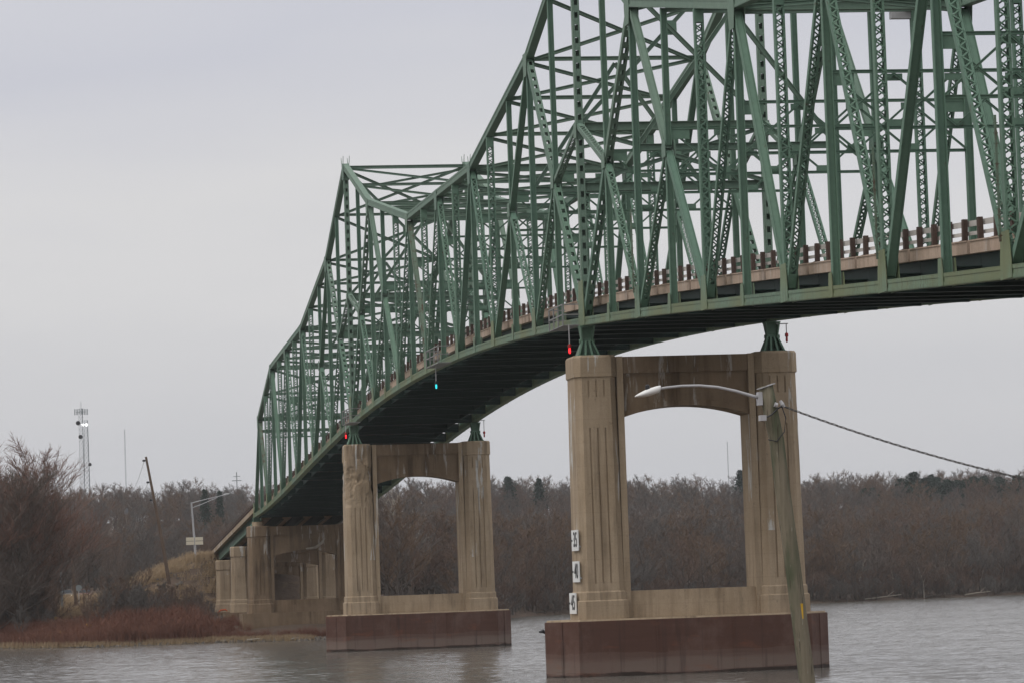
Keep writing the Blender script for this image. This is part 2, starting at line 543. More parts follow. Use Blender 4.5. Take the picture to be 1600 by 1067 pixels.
def zc(i): return interp(list(range(I0, I1 + 1)), ZC, i)


TH_I = [-26, -25, -23, -19, -16, -14, -12, -9, -5, -2, 0, 2, 5, 9, 12, 14]
TH_H = [0.0, 9.69, 13.42, 13.07, 15.79, 21.28, 15.89, 11.59, 11.56, 15.84, 21.28, 15.38, 12.79, 12.79, 15.9, 21.28]
TZ = [zc(i) + h for i, h in zip(TH_I, TH_H)]


def zt(i): return interp(TH_I, TZ, i) + 0.27


bridge = thing('truss_bridge', (0, W / 2, 17.4), 'long green steel through-truss road bridge spanning the river on tall concrete piers', 'bridge')


def member_axes(a, b):
    t = (b - a); L = t.length; t = t / L
    yv = Vector((0, 1, 0)); n = t.cross(yv).normalized()
    return t, yv, n, L


def member(name, a, b, kind, wy=0.5, wd=0.42, mat='steel', trim=(0, 0), label=None):
    if kind == 'hsec': wy, wd = .33 if name == 'hanger' else .30, .26
    elif kind == 'box': wy, wd = .36, .27
    elif kind == 'lace': wy, wd = (.45, .30) if name == 'laced_post' else (.39, .25)
    else: wy, wd = .40, .40
    a, b = Vector(a), Vector(b)
    t, yv, n, L = member_axes(a, b)
    a = a + t * trim[0]; b = b - t * trim[1]; L -= sum(trim); c = (a + b) / 2
    mb = MB()
    h, k = wy / 2, wd / 2
    if kind == 'hsec':
        for s_ in (-1, 1): mb.frame(c + yv * (h - .02) * s_, yv, n, t, .02, k, L / 2)
        mb.frame(c, yv, n, t, h - .045, .02, L / 2)
    elif kind == 'box':
        for s_ in (-1, 1): mb.frame(c + yv * (h - .02) * s_, yv, n, t, .02, k, L / 2)
        for s_ in (-1, 1): mb.frame(c + n * (k - .07) * s_, yv, n, t, h - .045, .02, L / 2)
    else:
        for s_ in (-1, 1):
            mb.frame(c + yv * (h - .02) * s_, yv, n, t, .02, k, L / 2)
            for q in (-1, 1): mb.frame(c + yv * (h - .065) * s_ + n * (k - .012) * q, yv, n, t, .025, .012, L / 2)
    o = mb.build(name, mat, bridge)
    if label: o['label'] = label
    if kind == 'lace':
        lb = MB(); pitch = 0.225; m = max(2, int(L / pitch)); dz = L / m
        iy = h - .06
        for q in (-1, 1):
            for j in range(m):
                s_ = 1 if (j + (q > 0)) % 2 else -1
                p0 = a + t * dz * j + yv * iy * -s_ + n * (k + .012) * q
                p1 = a + t * dz * (j + 1) + yv * iy * s_ + n * (k + .012) * q
                lb.bar(p0, p1, .06, .016, up=tuple(n))
        x = lb.build('lacing', mat, o); x['kind'] = 'stuff'
        bt = MB()
        for e, sg in ((a, 1), (b, -1)):
            for q in (-1, 1): bt.frame(e + t * sg * .32 + n * (k + .026) * q, yv, n, t, h - .05, .008, .32)
        bt.build('tie_plate', mat, o)
    elif kind == 'batten':
        lb = MB(); m = max(2, int(L / .68)); dz = L / m
        for q in (-1, 1):
            for j in range(m):
                lb.frame(a + t * dz * (j + (.5 if q > 0 else .98)) + n * (k + .01) * q, yv, n, t, h - .05, .012, dz * .27)
            for s_ in (-1, 1): lb.frame(c + yv * (h - .07) * s_ + n * (k + .034) * q, yv, n, t, .035, .01, L / 2)
        x = lb.build('batten', mat, o); x['kind'] = 'stuff'
    return o


def chord(name, a, b, mat, wy, wd):
    a, b = Vector(a), Vector(b)
    t, yv, n, L = member_axes(a, b); c = (a + b) / 2; h, k = wy / 2, wd / 2
    mb = MB()
    for s_ in (-1, 1):
        mb.frame(c + yv * (h - .02) * s_, yv, n, t, .02, k, L / 2)
        for q in (-1, 1): mb.frame(c + yv * (h + .012) * s_ + n * (k - .06) * q, yv, n, t, .012, .055, L / 2 - .02)
    for q in (-1, 1): mb.frame(c + n * (k + .012) * q, yv, n, t, h + .02, .012, L / 2 - .01)
    o = mb.build(name, mat, bridge)


def gusset(x, y, z, up, hw, hh, mat='steel_chord'):
    """pair of plates on both faces of a node, narrowing away from the chord"""
    mb = MB()
    poly = [(x - hw, z - .23 * up), (x + hw, z - .23 * up), (x + hw, z + .28 * up), (x + hw * .72, z + hh * up), (x - hw * .72, z + hh * up), (x - hw, z + .28 * up)]
    for s_ in (-1, 1):
        yy = y + s_ * .248
        mb.prism(poly, yy - .012, yy + .012)
    mb.build('gusset_plate', mat, bridge)


MAIN = [(-14, 'P'), (0, 'P'), (14, 'P')]
for Y in (0.0, W):
    P = lambda i, z: (i * S, Y, z)
    B = lambda i: P(i, zc(i)); T = lambda i: P(i, zt(i) - .27)
    # chords, one piece from node to node
    for i in range(I0, I1, 2):
        for q in (0, 1):
            chord('bottom_chord', B(i + q), B(i + q + 1), 'steel_chord', .42, .40)
    brk = sorted(set(TH_I[1:] + [-21, -18, -17, -15, -13, -10, -11, -7, -4, -3, -1, 1, 3, 4, 7, 10, 11, 13]))
    for a_, b_ in zip(brk[:-1], brk[1:]): chord('top_chord', P(a_, zt(a_)), P(b_, zt(b_)), 'steel_top', .42, .44)
    member('end_post', P(-26, zc(-26) + .2), P(-25, zt(-25)), 'box', .5, .5)
    # verticals and hangers
    for i in range(I0 + 1, I1 + 1):
        k = min((abs(i - p) for p, _ in MAIN))
        bz, tz = zc(i) + .25, zt(i) - .27
        if k == 0:
            member('main_post', P(i, bz), P(i, tz), 'batten', .52, .62, 'steel_top')
        elif k in (1, 3):
            mz = zc(i) + (8.1 if k == 1 else 7.6)
            member('hanger', P(i, bz), P(i, mz - .25), 'hsec', .46, .34)
            member('sub_vertical', P(i, mz + .25), P(i, tz), 'hsec', .42, .30)
        elif i % 2 == 0 and k >= 4:
            member('laced_post', P(i, bz), P(i, tz), 'lace', .5, .36)
        else:
            member('hanger', P(i, bz), P(i, tz), 'hsec', .46, .34)
    # diagonals
    for p, _ in MAIN:
        for s_ in (-1, 1):
            if not (I0 <= p + 4 * s_ <= I1): continue
            m1 = Vector(P(p + s_, zc(p + s_) + 8.1)); m3 = Vector(P(p + 3 * s_, zc(p + 3 * s_) + 7.6))
            t2 = Vector(P(p + 2 * s_, zt(p + 2 * s_) - .1)); b0 = Vector(B(p)); b2 = Vector(B(p + 2 * s_)); b4 = Vector(B(p + 4 * s_))
            member('diagonal', b0, m1, 'batten', .48, .5, 'steel', (.5, .1))
            member('diagonal', m1, t2, 'batten', .48, .5, 'steel_top', (.1, .3))
            member('diagonal', t2, m3, 'box', .5, .48, 'steel_top' if s_ > 0 else 'steel', (.3, .1))
            member('diagonal', m3, b4, 'box', .5, .48, 'steel', (.1, .4))
            member('sub_diagonal', m1, b2, 'lace', .44, .32, 'steel', (.3, .4))
            member('sub_diagonal', m3, b2, 'lace', .44, .32, 'steel', (.3, .4))
            kk = Vector(P(p, zc(p) + 10.7))
            member('sub_strut', m1, kk, 'lace', .44, .34, 'steel_top', (.3, .25))
            for mm in (m1, m3): gusset(mm.x, Y, mm.z - .1, 1, .42, .6, 'steel_top')
        if I0 < p <= I1: gusset(p * S, Y, zc(p) + 10.2, 1, .4, .6, 'steel_top')
    web = [(-18, -19, 'lace'), (-19, -20, 'box'), (-20, -21, 'lace'), (-21, -22, 'lace'), (-22, -23, 'box'), (-23, -24, 'lace'), (-24, -25, 'boxr'),
           (-10, -9, 'lace'), (-9, -8, 'boxr2'), (-8, -7, 'lace'), (-7, -6, 'lace'), (-6, -5, 'box'), (-5, -4, 'lace'),
           (4, 5, 'lace'), (5, 6, 'box'), (6, 7, 'lace'), (7, 8, 'lace'), (8, 9, 'box'), (9, 10, 'lace')]
    for a_, b_, kd in web:
        bt, tp = (a_, b_) if a_ % 2 == 0 else (b_, a_)
        rusty = kd in ('boxr', 'boxr2') and Y == 0
        member('diagonal', B(bt), P(tp, zt(tp) - .1), 'box' if kd[:3] == 'box' else 'lace', .5, .40,
               'steel_rusty' if rusty else 'steel', (.45, .35), 'solid diagonal with rusty peeling green paint' if rusty else None)
    # gussets
    for i in range(I0, I1 + 1):
        if i % 2 == 0: gusset(i * S, Y, zc(i), 1, .62 if i not in (-14, 0) else .85, 1.35 if i not in (-14, 0) else 2.2)
        else: gusset(i * S, Y, zc(i), 1, .30, .75)
    for i in TH_I[1:] + [-21, -7, 7]:
        gusset(i * S, Y, zt(i), -1, .6, 1.15, 'steel_top')
    # pointed gusset tips on the tower peaks
    for p in (-14, 0):
        for s_ in (-1, 1):
            for e in (-.5, .5):
                f = MB(); f.prism([(p * S + e - .09, zt(p) + .25), (p * S + e + .09, zt(p) + .25), (p * S + e * 1.5, zt(p) + .8)], Y + s_ * .26 - .02, Y + s_ * .26 + .02)
                f.build('peak_plate', 'steel_top', bridge)

# cross frames between the two trusses


def cross(name, a, b, size=.2, mat='steel_top', kind='h'):
    a, b = Vector(a), Vector(b)
    mb = MB(); t = (b - a).normalized()
    side = t.cross(Vector((0, 0, 1))); side.normalize(); up = side.cross(t); L = (b - a).length; c = (a + b) / 2
    mb.frame(c + up * size * .5, side, up, t, size * .55, .012, L / 2)
    mb.frame(c - up * size * .5, side, up, t, size * .55, .012, L / 2)
    mb.frame(c, side, up, t, .012, size * .5, L / 2)
    mb.build(name, mat, bridge)


YA, YB = .15, W - .15
brace_gussets = MB()
for i in range(-25, I1 + 1):
    z = zt(i) - .1
    cross('top_strut', (i * S, YA, z), (i * S, YB, z), .24 if i in (-14, 0) else .42 if i in (-25, -23, -19, -9, -5, 5, 9) else .20)
    if i < I1:
        z1, z2 = zt(i) - .18, zt(i + 1) - .18
        cross('lateral_brace', (i * S, YA, z1), ((i + 1) * S, YB, z2), .17)
        cross('lateral_brace', (i * S, YB, z1 - .19), ((i + 1) * S, YA, z2 - .19), .17)
    k = min(abs(i - p) for p, _ in MAIN)
    hz = zc(i)
    if k == 0:
        for h in (7.3, 10.6): cross('sway_strut', (i * S, YA, hz + h), (i * S, YB, hz + h), .42, 'steel_top')
        ym = W / 2
        for za, zb_ in ((hz + 7.5, hz + 10.4), (hz + 10.8, z - .3)):
            cross('sway_brace', (i * S, YA, za), (i * S, YB, zb_), .2); cross('sway_brace', (i * S + .25, YB, za), (i * S + .25, YA, zb_), .2)
        g2 = brace_gussets
        for zm in ((hz + 8.95), (hz + 10.8 + z - .3) / 2): g2.box(i * S + .12, i * S + .15, ym - .45, ym + .45, zm - .4, zm + .4)
    elif i % 2 or k == 0:
        if i == -25: continue
        for h in (6.45, 8.7):
            if hz + h < zt(i) - 1: cross('sway_strut', (i * S, YA, hz + h), (i * S, YB, hz + h), .11, 'steel')
        lw, hi = hz + 6.5, min(hz + 8.6, zt(i) - .6)
        for q in range(4):
            y0, y1 = YA + (YB - YA) * q / 4, YA + (YB - YA) * (q + 1) / 4
            cross('sway_brace', (i * S - .1, y0, lw if q % 2 else hi), (i * S - .1, y1, hi if q % 2 else lw), .07, 'steel')
            cross('sway_brace', (i * S + .1, y0, hi if q % 2 else lw), (i * S + .1, y1, lw if q % 2 else hi), .07, 'steel')
        g2 = brace_gussets
        for q in (1, 2, 3):
            yy = YA + (YB - YA) * q / 4
            for zz2, sg in ((lw, 1), (hi, -1)): g2.box(i * S - .02, i * S + .02, yy - .38, yy + .38, zz2, zz2 + sg * .28)
        for yy, sg in ((YA, 1), (YB, -1)): g2.box(i * S - .02, i * S + .02, yy, yy + sg * .9, hz + 8.7 - .55, hz + 8.7)
    elif k == 2:
        zl = hz + 8.3
        cross('sway_strut', (i * S, YA, zl), (i * S, YB, zl), .3, 'steel_top')
        cross('sway_brace', (i * S, YA, zl + .2), (i * S, W / 2, zt(i) - .4), .2); cross('sway_brace', (i * S, YB, zl + .2), (i * S, W / 2, zt(i) - .4), .2)
o = brace_gussets.build('brace_gusset', 'steel', bridge); o['kind'] = 'stuff'
mb = MB(); zz3 = zt(4) - .62; mb.box(4 * S - .3, 4 * S + .1, W - 1.15, W - .05, zz3 - .18, zz3 + .16); mb.build('equipment_box', 'galv', bridge)
# vehicle portal at the far end
cross('sway_strut', (-25 * S, YA, zt(-25) - 1.4), (-25 * S, YB, zt(-25) - 1.4), .3)

# floor: beams, stringers, slab, curbs, rails
for i in range(I0, I1 + 1):
    z = zc(i); x = i * S
    mb = MB()
    mb.box(x - .015, x + .015, .28, W - .28, z - .24, z + .42)
    mb.box(x - .17, x + .17, .28, W - .28, z - .27, z - .24); mb.box(x - .17, x + .17, .28, W - .28, z + .42, z + .45)
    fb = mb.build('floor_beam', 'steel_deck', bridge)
    if i < I1:
        z2 = zc(i + 1)
        for q, yy in enumerate((1.25, 2.8, 4.35, 5.93, 7.48, 9.03)):
            mb = MB()
            dp = .43 if q in (0, 5) else .22; zo = z2 - z
            for (hh, ww, th) in ((0.0, .02, dp), (dp, .12, .015), (-dp, .12, .015)):
                mb.bar((x + .02, yy, z + .90 - dp + hh), (x + S - .02, yy, z2 + .90 - dp + hh), ww, th * 2, up=(0, 0, 1))
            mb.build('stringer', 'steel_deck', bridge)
        for s_ in (0, 1):      # lower lateral bracing under the floor
            a = (x + .3, .4 if s_ else W - .4, z - .05 - .08 * s_); b = (x + S - .3, W - .4 if s_ else .4, z2 - .05 - .08 * s_)
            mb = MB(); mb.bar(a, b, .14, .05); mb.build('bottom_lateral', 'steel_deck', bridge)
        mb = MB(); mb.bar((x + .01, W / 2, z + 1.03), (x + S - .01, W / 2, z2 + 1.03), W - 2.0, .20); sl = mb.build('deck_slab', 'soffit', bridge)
        mb = MB(); mb.bar((x + .01, W / 2, z + 1.155), (x + S - .01, W / 2, z2 + 1.155), W - 3.0, .05); mb.build('road_surface', 'asphalt', sl)
        for yy in (.98, W - .98):
            for e0, e1 in ((.16, S / 2 + .0), (S / 2 + .03, S - .16)):
                f0, f1 = e0 / S, e1 / S
                mb = MB(); mb.bar((x + e0, yy, z + (z2 - z) * f0 + 1.11), (x + e1, yy, z + (z2 - z) * f1 + 1.11), .34, .44)
                mb.bar((x + e0, yy, z + (z2 - z) * f0 + 1.34), (x + e1, yy, z + (z2 - z) * f1 + 1.34), .42, .05)
                mb.build('curb', 'concrete_curb', bridge)
posts = []
for Y in (.98, W - .98):
    for i in range(I0, I1):
        for q in range(4):
            f = (q + .5) / 4; x = (i + f) * S; z = zc(i + f) + 1.36
            posts.append((-(x - 188) ** 2 - (Y + 35) ** 2, x, Y, z))
posts.sort(reverse=True)
pm = MB(); pm.box(-.10, .10, -.09, .09, 0, .78); pm.box(-.19, .19, -.15, .15, 0, .03)
pm_obj = None
rest = MB()
for n_, (_, x, Y, z) in enumerate(posts):
    if n_ < 290:
        if pm_obj is None:
            me = bpy.data.meshes.new('guardrail_post'); me.from_pydata(pm.v, [], pm.f); me.materials.append(M['post_rust']); pm_obj = me
        o = bpy.data.objects.new('guardrail_post', pm_obj); COL.objects.link(o); o.parent = bridge
        o.location = Vector((x, Y, z)) - WL[bridge.name]
        o.rotation_euler = (rng.uniform(-.02, .02), rng.uniform(-.02, .02), 0)
    else:
        rest.box(x - .13, x + .13, Y - .1, Y + .1, z, z + .8)
o = rest.build('guardrail_post', 'post_rust', bridge); o['kind'] = 'stuff'
for Y, s_ in ((.98, 1), (W - .98, -1)):
    for i in range(I0, I1):
        for h, hh in ((.62, .20), (.27, .13)):
            mb = MB()
            za, zb_ = zc(i) + 1.36 + h, zc(i + 1) + 1.36 + h
            mb.bar((i * S + .01, Y + s_ * .17, za), ((i + 1) * S - .01, Y + s_ * .17, zb_), .05, hh)
            mb.bar((i * S + .01, Y + s_ * .21, za + hh * .3), ((i + 1) * S - .01, Y + s_ * .21, zb_ + hh * .3), .05, hh * .3)
            mb.bar((i * S + .01, Y + s_ * .21, za - hh * .3), ((i + 1) * S - .01, Y + s_ * .21, zb_ - hh * .3), .05, hh * .3)
            mb.build('guardrail', 'rail', bridge)

# bearings: upper shoe, pin, ribbed lower shoe
for p in (-26, -14, 0):
    for Y in (0.0, W):
        x = p * S; zt_ = zc(p) - .28; zb_ = {0: 17.18, -14: 17.18, -26: 12.42}[p]; zm = zb_ + (zt_ - zb_) * .52
        mb = MB()
        for s_ in (-.24, .24):
            mb.add([(x - .4, Y + s_ * 1.5 - .04, zt_), (x + .4, Y + s_ * 1.5 - .04, zt_), (x + .16, Y + s_ * 1.15 - .04, zm), (x - .16, Y + s_ * 1.15 - .04, zm),
                    (x - .4, Y + s_ * 1.5 + .04, zt_), (x + .4, Y + s_ * 1.5 + .04, zt_), (x + .16, Y + s_ * 1.15 + .04, zm), (x - .16, Y + s_ * 1.15 + .04, zm)],
                   [(0, 1, 2, 3), (7, 6, 5, 4), (0, 4, 5, 1), (1, 5, 6, 2), (2, 6, 7, 3), (3, 7, 4, 0)])
        mb.box(x - .38, x + .38, Y - .42, Y + .42, zt_ - .05, zt_ + .02)
        mb.add([(x - .05, Y - .40, zt_), (x - .05, Y + .40, zt_), (x - .05, Y + .28, zm), (x - .05, Y - .28, zm),
                (x + .05, Y - .40, zt_), (x + .05, Y + .40, zt_), (x + .05, Y + .28, zm), (x + .05, Y - .28, zm)],
               [(0, 1, 2, 3), (7, 6, 5, 4), (0, 4, 5, 1), (1, 5, 6, 2), (2, 6, 7, 3), (3, 7, 4, 0)])
        mb.tube([(x, Y - .42, zm), (x, Y + .42, zm)], .11, 12)
        bo = mb.build('bearing', 'steel', bridge)
        lo = MB(); lo.box(x - .62, x + .62, Y - .62, Y + .62, zb_, zb_ + .07)
        for s_ in (-.5, -.17, .17, .5):
            a0, a1 = .05, .05
            lo.add([(x - .5, Y + s_ * 1.1 - a0, zb_ + .07), (x + .5, Y + s_ * 1.1 - a0, zb_ + .07), (x + .16, Y + s_ * .55 - a1, zm), (x - .16, Y + s_ * .55 - a1, zm),
                    (x - .5, Y + s_ * 1.1 + a0, zb_ + .07), (x + .5, Y + s_ * 1.1 + a0, zb_ + .07), (x + .16, Y + s_ * .55 + a1, zm), (x - .16, Y + s_ * .55 + a1, zm)],
                   [(0, 1, 2, 3), (7, 6, 5, 4), (0, 4, 5, 1), (1, 5, 6, 2), (2, 6, 7, 3), (3, 7, 4, 0)])
        lo.add([(x - .04, Y - .55, zb_ + .07), (x - .04, Y + .55, zb_ + .07), (x - .04, Y + .3, zm), (x - .04, Y - .3, zm),
                (x + .04, Y - .55, zb_ + .07), (x + .04, Y + .55, zb_ + .07), (x + .04, Y + .3, zm), (x + .04, Y - .3, zm)],
               [(0, 1, 2, 3), (7, 6, 5, 4), (0, 4, 5, 1), (1, 5, 6, 2), (2, 6, 7, 3), (3, 7, 4, 0)])
        lo.build('shoe', 'steel', bo)

# inspection platforms hung on the near truss for the navigation lamps
for (x, z, n_) in ((-2.3, 18.9, 4.2), (-50.5, 20.1, 5.6), (-101.5, 18.7, 4.6)):
    mb = MB(); y0, y1 = -1.25, -.34
    mb.box(x - n_ / 2, x + n_ / 2, y0, y1, z, z + .05)
    pl = mb.build('inspection_platform', 'galv_dull', bridge)
    for q in range(4):
        rb = MB(); xx = x - n_ / 2 + n_ * q / 3
        rb.bar((xx, y0, z), (xx, y0, z + 1.15), .07, .07); rb.build('railing_post', 'galv_dull', pl)
    rb = MB()
    for h in (.6, 1.15): rb.bar((x - n_ / 2, y0, z + h), (x + n_ / 2, y0, z + h), .06, .06)
    for e in (-n_ / 2, n_ / 2):
        for h in (.6, 1.15): rb.bar((x + e, y0, z + h), (x + e, y1, z + h), .06, .06)
    rb.build('railing', 'galv_dull', pl)
# maintenance ladders up to the lower nodes
for i in (2, 8, 10):
    mb = MB(); x = i * S + .05; z = zc(i) + 1.0
    for s_ in (-.2, .2): mb.bar((x, -.42 + s_ * .1, z), (x, -.42 + s_ * .1, z + 4.2), .04, .04)
    for q in range(12): mb.bar((x, -.5, z + .2 + q * .34), (x, -.34, z + .2 + q * .34), .03, .03)
    mb.build('ladder', 'steel_rusty', bridge)


def nav_lamp(x, y, z_top, z_lamp, mat, label, lit=True):
    t = thing('navigation_lamp', (x, y, z_lamp), label, 'navigation light')
    mb = MB(); mb.tube([(x, y, z_lamp + .35), (x, y, z_top)], .03, 6); mb.build('hanger_rod', 'galv', t)
    mb = MB(); mb.tube([(x, y, z_lamp + .36), (x, y, z_lamp + .30), (x, y, z_lamp + .16), (x, y, z_lamp + .14)], [.04, .10, .10, .08], 12); mb.build('housing', 'red_paint' if 'red' in label else 'dark', t)
    mb = MB(); mb.tube([(x, y, z_lamp + .139), (x, y, z_lamp + .05), (x, y, z_lamp - .12), (x, y, z_lamp - .16)], [.055, .065, .06, .03], 12, True); mb.build('lens', mat, t, True)


nav_lamp(-.1, -.95, 18.92, 17.55, 'red_lamp', 'lit red lamp hanging on a rod beside the near bearing of the nearest pier')
nav_lamp(-51.0, -.95, 20.12, 18.72, 'green_lamp', 'lit green lamp hanging below the middle of the span')
nav_lamp(-104.4, -.95, 18.72, 17.80, 'red_lamp', 'lit red lamp hanging left of the top of the second pier')
nav_lamp(-107.6, W + .9, 19.0, 17.72, 'red_paint', 'unlit red lamp hanging at the far side of the second pier')
nav_lamp(.3, W + .75, 18.7, 17.85, 'red_paint', 'unlit red lamp beside the far bearing of the nearest pier')
# brackets that carry the two lamps on the far side
mb = MB(); mb.bar((-107.6, W + .2, 19.0), (-107.6, W + 1.0, 19.0), .06, .06); mb.bar((.3, W + .2, 18.7), (.3, W + .85, 18.7), .06, .06); mb.build('lamp_bracket', 'galv', bridge)

# ------------------------------------------------------------------ piers


def plan(cx, cy, hw, hd, ch, nd, nt=(-.42, 0, .42), nw=.045):
    """plan outline of a column, x along the bridge; nd = depth of the three grooves in the two broad faces"""
    pts = []
    pts.append((cx - hd + ch, cy - hw)); pts.append((cx + hd - ch, cy - hw)); pts.append((cx + hd, cy - hw + ch))
    for y in nt:
        pts += [(cx + hd, cy + y - nw), (cx + hd - nd, cy + y - nw), (cx + hd - nd, cy + y + nw), (cx + hd, cy + y + nw)]
    pts.append((cx + hd, cy + hw - ch)); pts.append((cx + hd - ch, cy + hw)); pts.append((cx - hd + ch, cy + hw)); pts.append((cx - hd, cy + hw - ch))
    for y in reversed(nt):
        pts += [(cx - hd, cy + y + nw), (cx - hd + nd, cy + y + nw), (cx - hd + nd, cy + y - nw), (cx - hd, cy + y - nw)]
    pts.append((cx - hd, cy - hw + ch))
    return pts


def column(pier, cx, cy, z0, z1, mat, grooves=True, rough=0, hw0=1.20, hw1=1.10, hd=1.5, label=None, seed=1):
    R = random.Random(seed)
    H = z1 - z0
    rows = []           # (z, extra width, groove depth)
    rows += [(z0, .16, 0), (z0 + .95, .16, 0), (z0 + 1.02, .07, 0), (z0 + 1.42, .07, 0), (z0 + 1.5, 0.0, 0)]
    if grooves:
        ga, gb, gc, gd = z0 + 1.9, z1 - 3.9, z1 - 2.25, z1 - 1.35
        rows += [(ga, 0, 0), (ga, 0, .06)]
        n = 6
        rows += [(ga + (gb - ga) * j / n, 0, .06) for j in range(1, n + 1)] + [(gb, 0, 0), (gc, 0, 0), (gc, 0, .06), (gd, 0, .06), (gd, 0, 0)]
    if rough:
        rows = [r for r in rows if r[0] < z1 - 5.2 or r[0] == z0]
        rows += [(rows[-1][0] + .001, 0, 0)]
        za = rows[-1][0]; n = 40
        rows += [(za + (z1 - 1.25 - za) * j / n, 0, 0) for j in range(1, n + 1)]
    rows += [(z1 - 1.20, 0, 0), (z1 - 1.14, .07, 0), (z1 - .12, .07, 0), (z1, 0.0, 0)]
    if rough: rows = [r for r in rows if not (z1 - 1.2 < r[0] < z1 - .2)] + []
    rings = []
    from mathutils import noise as mnoise
    for z, e, nd in rows:
        f = (z - z0) / H; hw = hw0 + (hw1 - hw0) * f + e
        ring = []
        pl_ = plan(cx, cy, hw, hd - .10 * f + e, .34, nd)
        if rough:
            fine_ = []
            for q, (x, y) in enumerate(pl_):
                x2, y2 = pl_[(q + 1) % len(pl_)]
                fine_ += [(x + (x2 - x) * j / 4, y + (y2 - y) * j / 4) for j in range(4)]
            pl_ = fine_
        for (x, y) in pl_:
            if rough and z > z1 - 5.3:
                fade = min(1.0, (z - (z1 - 5.3)) / 1.2)
                nn = mnoise.fractal(Vector((x * 1.1, y * 1.1, z * .8)), 1.0, 2.0, 5)
                dd = fade * (max(0.0, nn + .12) * .34 + R.uniform(0, .02))
                v = Vector((x - cx, y - cy)); v = v * (1 - dd / max(v.length, .1)); x, y = cx + v.x, cy + v.y
            ring.append((x, y, z))
        rings.append(ring)
    mb = MB(); mb.loft(rings)
    c = mb.build('column', mat, pier)
    if label: c['label'] = label
    return c


def make_pier(name, X, z0, z1, label, arch=(14.4, 13.8), strut=4.5, mat='concrete', matcap='concrete_dark', rough=0, caisson=True, hd=1.5, grooves=True, cols=(.15, W - .15), hw=1.21, foot=None, cat='bridge pier'):
    p = thing(name, (X, W / 2, max(0, z0 - 3)), label, cat)
    yi0, yi1 = cols[0] + hw - .06, cols[1] - hw + .06
    for n_, cy in enumerate(cols):
        column(p, X, cy, z0, z1, mat, grooves, rough if n_ == 0 else 0, hw, hw - .11, hd, 'column with spalled broken concrete at the top' if rough and n_ == 0 else None, seed=int(abs(X)) + n_)
        # inner pilaster beside the opening
        sg = 1 if n_ == 0 else -1; yy = cy + sg * (hw - .02)
        mb = MB(); mb.box(X - hd + .32, X + hd - .32, yy, yy + sg * .34, z0 + .01, z1 - .08); mb.build('pilaster', mat, p)
    a, b = cols[0] + hw + .25, cols[1] - hw - .25
    # cap wall with a flat arch: opening crown arch[0], springing arch[1]
    n = 20; top = z1 - .10

    def arcz(y, up=0.0):
        f = (y - (a + b) / 2) / ((b - a) / 2); return arch[1] + up + (arch[0] - arch[1]) * (1 - f * f)
    def arched(name_, x0, x1, up, zt_, parent, mat_, thick=None):
        mb = MB(); vs_ = []; fs_ = []
        for j in range(n + 1):
            y = a + (b - a) * j / n; zb_ = arcz(y, up); zu = zt_ if thick is None else zb_ + thick
            vs_ += [(x0, y, zb_), (x0, y, zu), (x1, y, zb_), (x1, y, zu)]
        for j in range(n):
            o = 4 * j; q = o + 4
            fs_ += [(o, o + 1, q + 1, q), (o + 2, q + 2, q + 3, o + 3), (o, q, q + 2, o + 2), (o + 1, o + 3, q + 3, q + 1)]
        fs_ += [(0, 2, 3, 1), (4 * n, 4 * n + 1, 4 * n + 3, 4 * n + 2)]
        mb.add(vs_, fs_); return mb.build(name_, mat_, parent)
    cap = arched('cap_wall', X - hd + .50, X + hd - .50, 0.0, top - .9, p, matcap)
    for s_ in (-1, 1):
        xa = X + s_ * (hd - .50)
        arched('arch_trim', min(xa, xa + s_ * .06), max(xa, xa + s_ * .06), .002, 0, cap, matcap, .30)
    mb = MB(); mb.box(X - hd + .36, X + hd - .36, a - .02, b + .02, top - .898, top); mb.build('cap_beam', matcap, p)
    mb = MB(); mb.box(X - hd + .48, X + hd - .48, a - .01, b + .01, z0 + .005, strut - .55); mb.box(X - hd + .54, X + hd - .54, a - .01, b + .01, strut - .549, strut)
    mb.build('strut_wall', mat, p)
    if caisson:
        hw_, hx = 6.35, 2.15
        cy = W / 2 - .2; pt = 1.45
        outline = lambda g_: [(X - hx - g_, cy - hw_ - g_), (X - .1, cy - hw_ - pt - g_), (X + .1, cy - hw_ - pt - g_), (X + hx + g_, cy - hw_ - g_), (X + hx + g_, cy + hw_ + g_), (X + .1, cy + hw_ + pt + g_), (X - .1, cy + hw_ + pt + g_), (X - hx - g_, cy + hw_ + g_)]
        mb = MB(); mb.loft([[(x, y, -2.5) for x, y in outline(0)], [(x, y, z0 - .10) for x, y in outline(0)]])
        cs = mb.build('caisson', 'rust', p)
        mb = MB()
        for yy in (cy - hw_ + .02, cy - 2.1, cy + 2.1, cy + hw_ - .02):
            mb.box(X + hx, X + hx + .03, yy - .05, yy + .05, -.6, z0 - .12)
        for (xx, y2) in ((X + 1.15, cy - hw_ - .70), (X + 1.15, cy + hw_ + .70)): mb.box(xx - .03, xx + .03, y2 - .05, y2 + .05, -.6, z0 - .12)
        mb.build('sheet_joint', 'rust', cs)
        mb = MB(); mb.loft([[(x, y, z0 - .098) for x, y in outline(-.10)], [(x, y, z0 - .002) for x, y in outline(-.14)]]); mb.build('footing_slab', 'concrete', cs)
    if foot:
        mb = MB(); mb.box(X - hd - .7, X + hd + .7, cols[0] - hw - .9, cols[1] + hw + .9, -1.0, z0 - .003); mb.build('footing', 'concrete_dark', p)
    return p


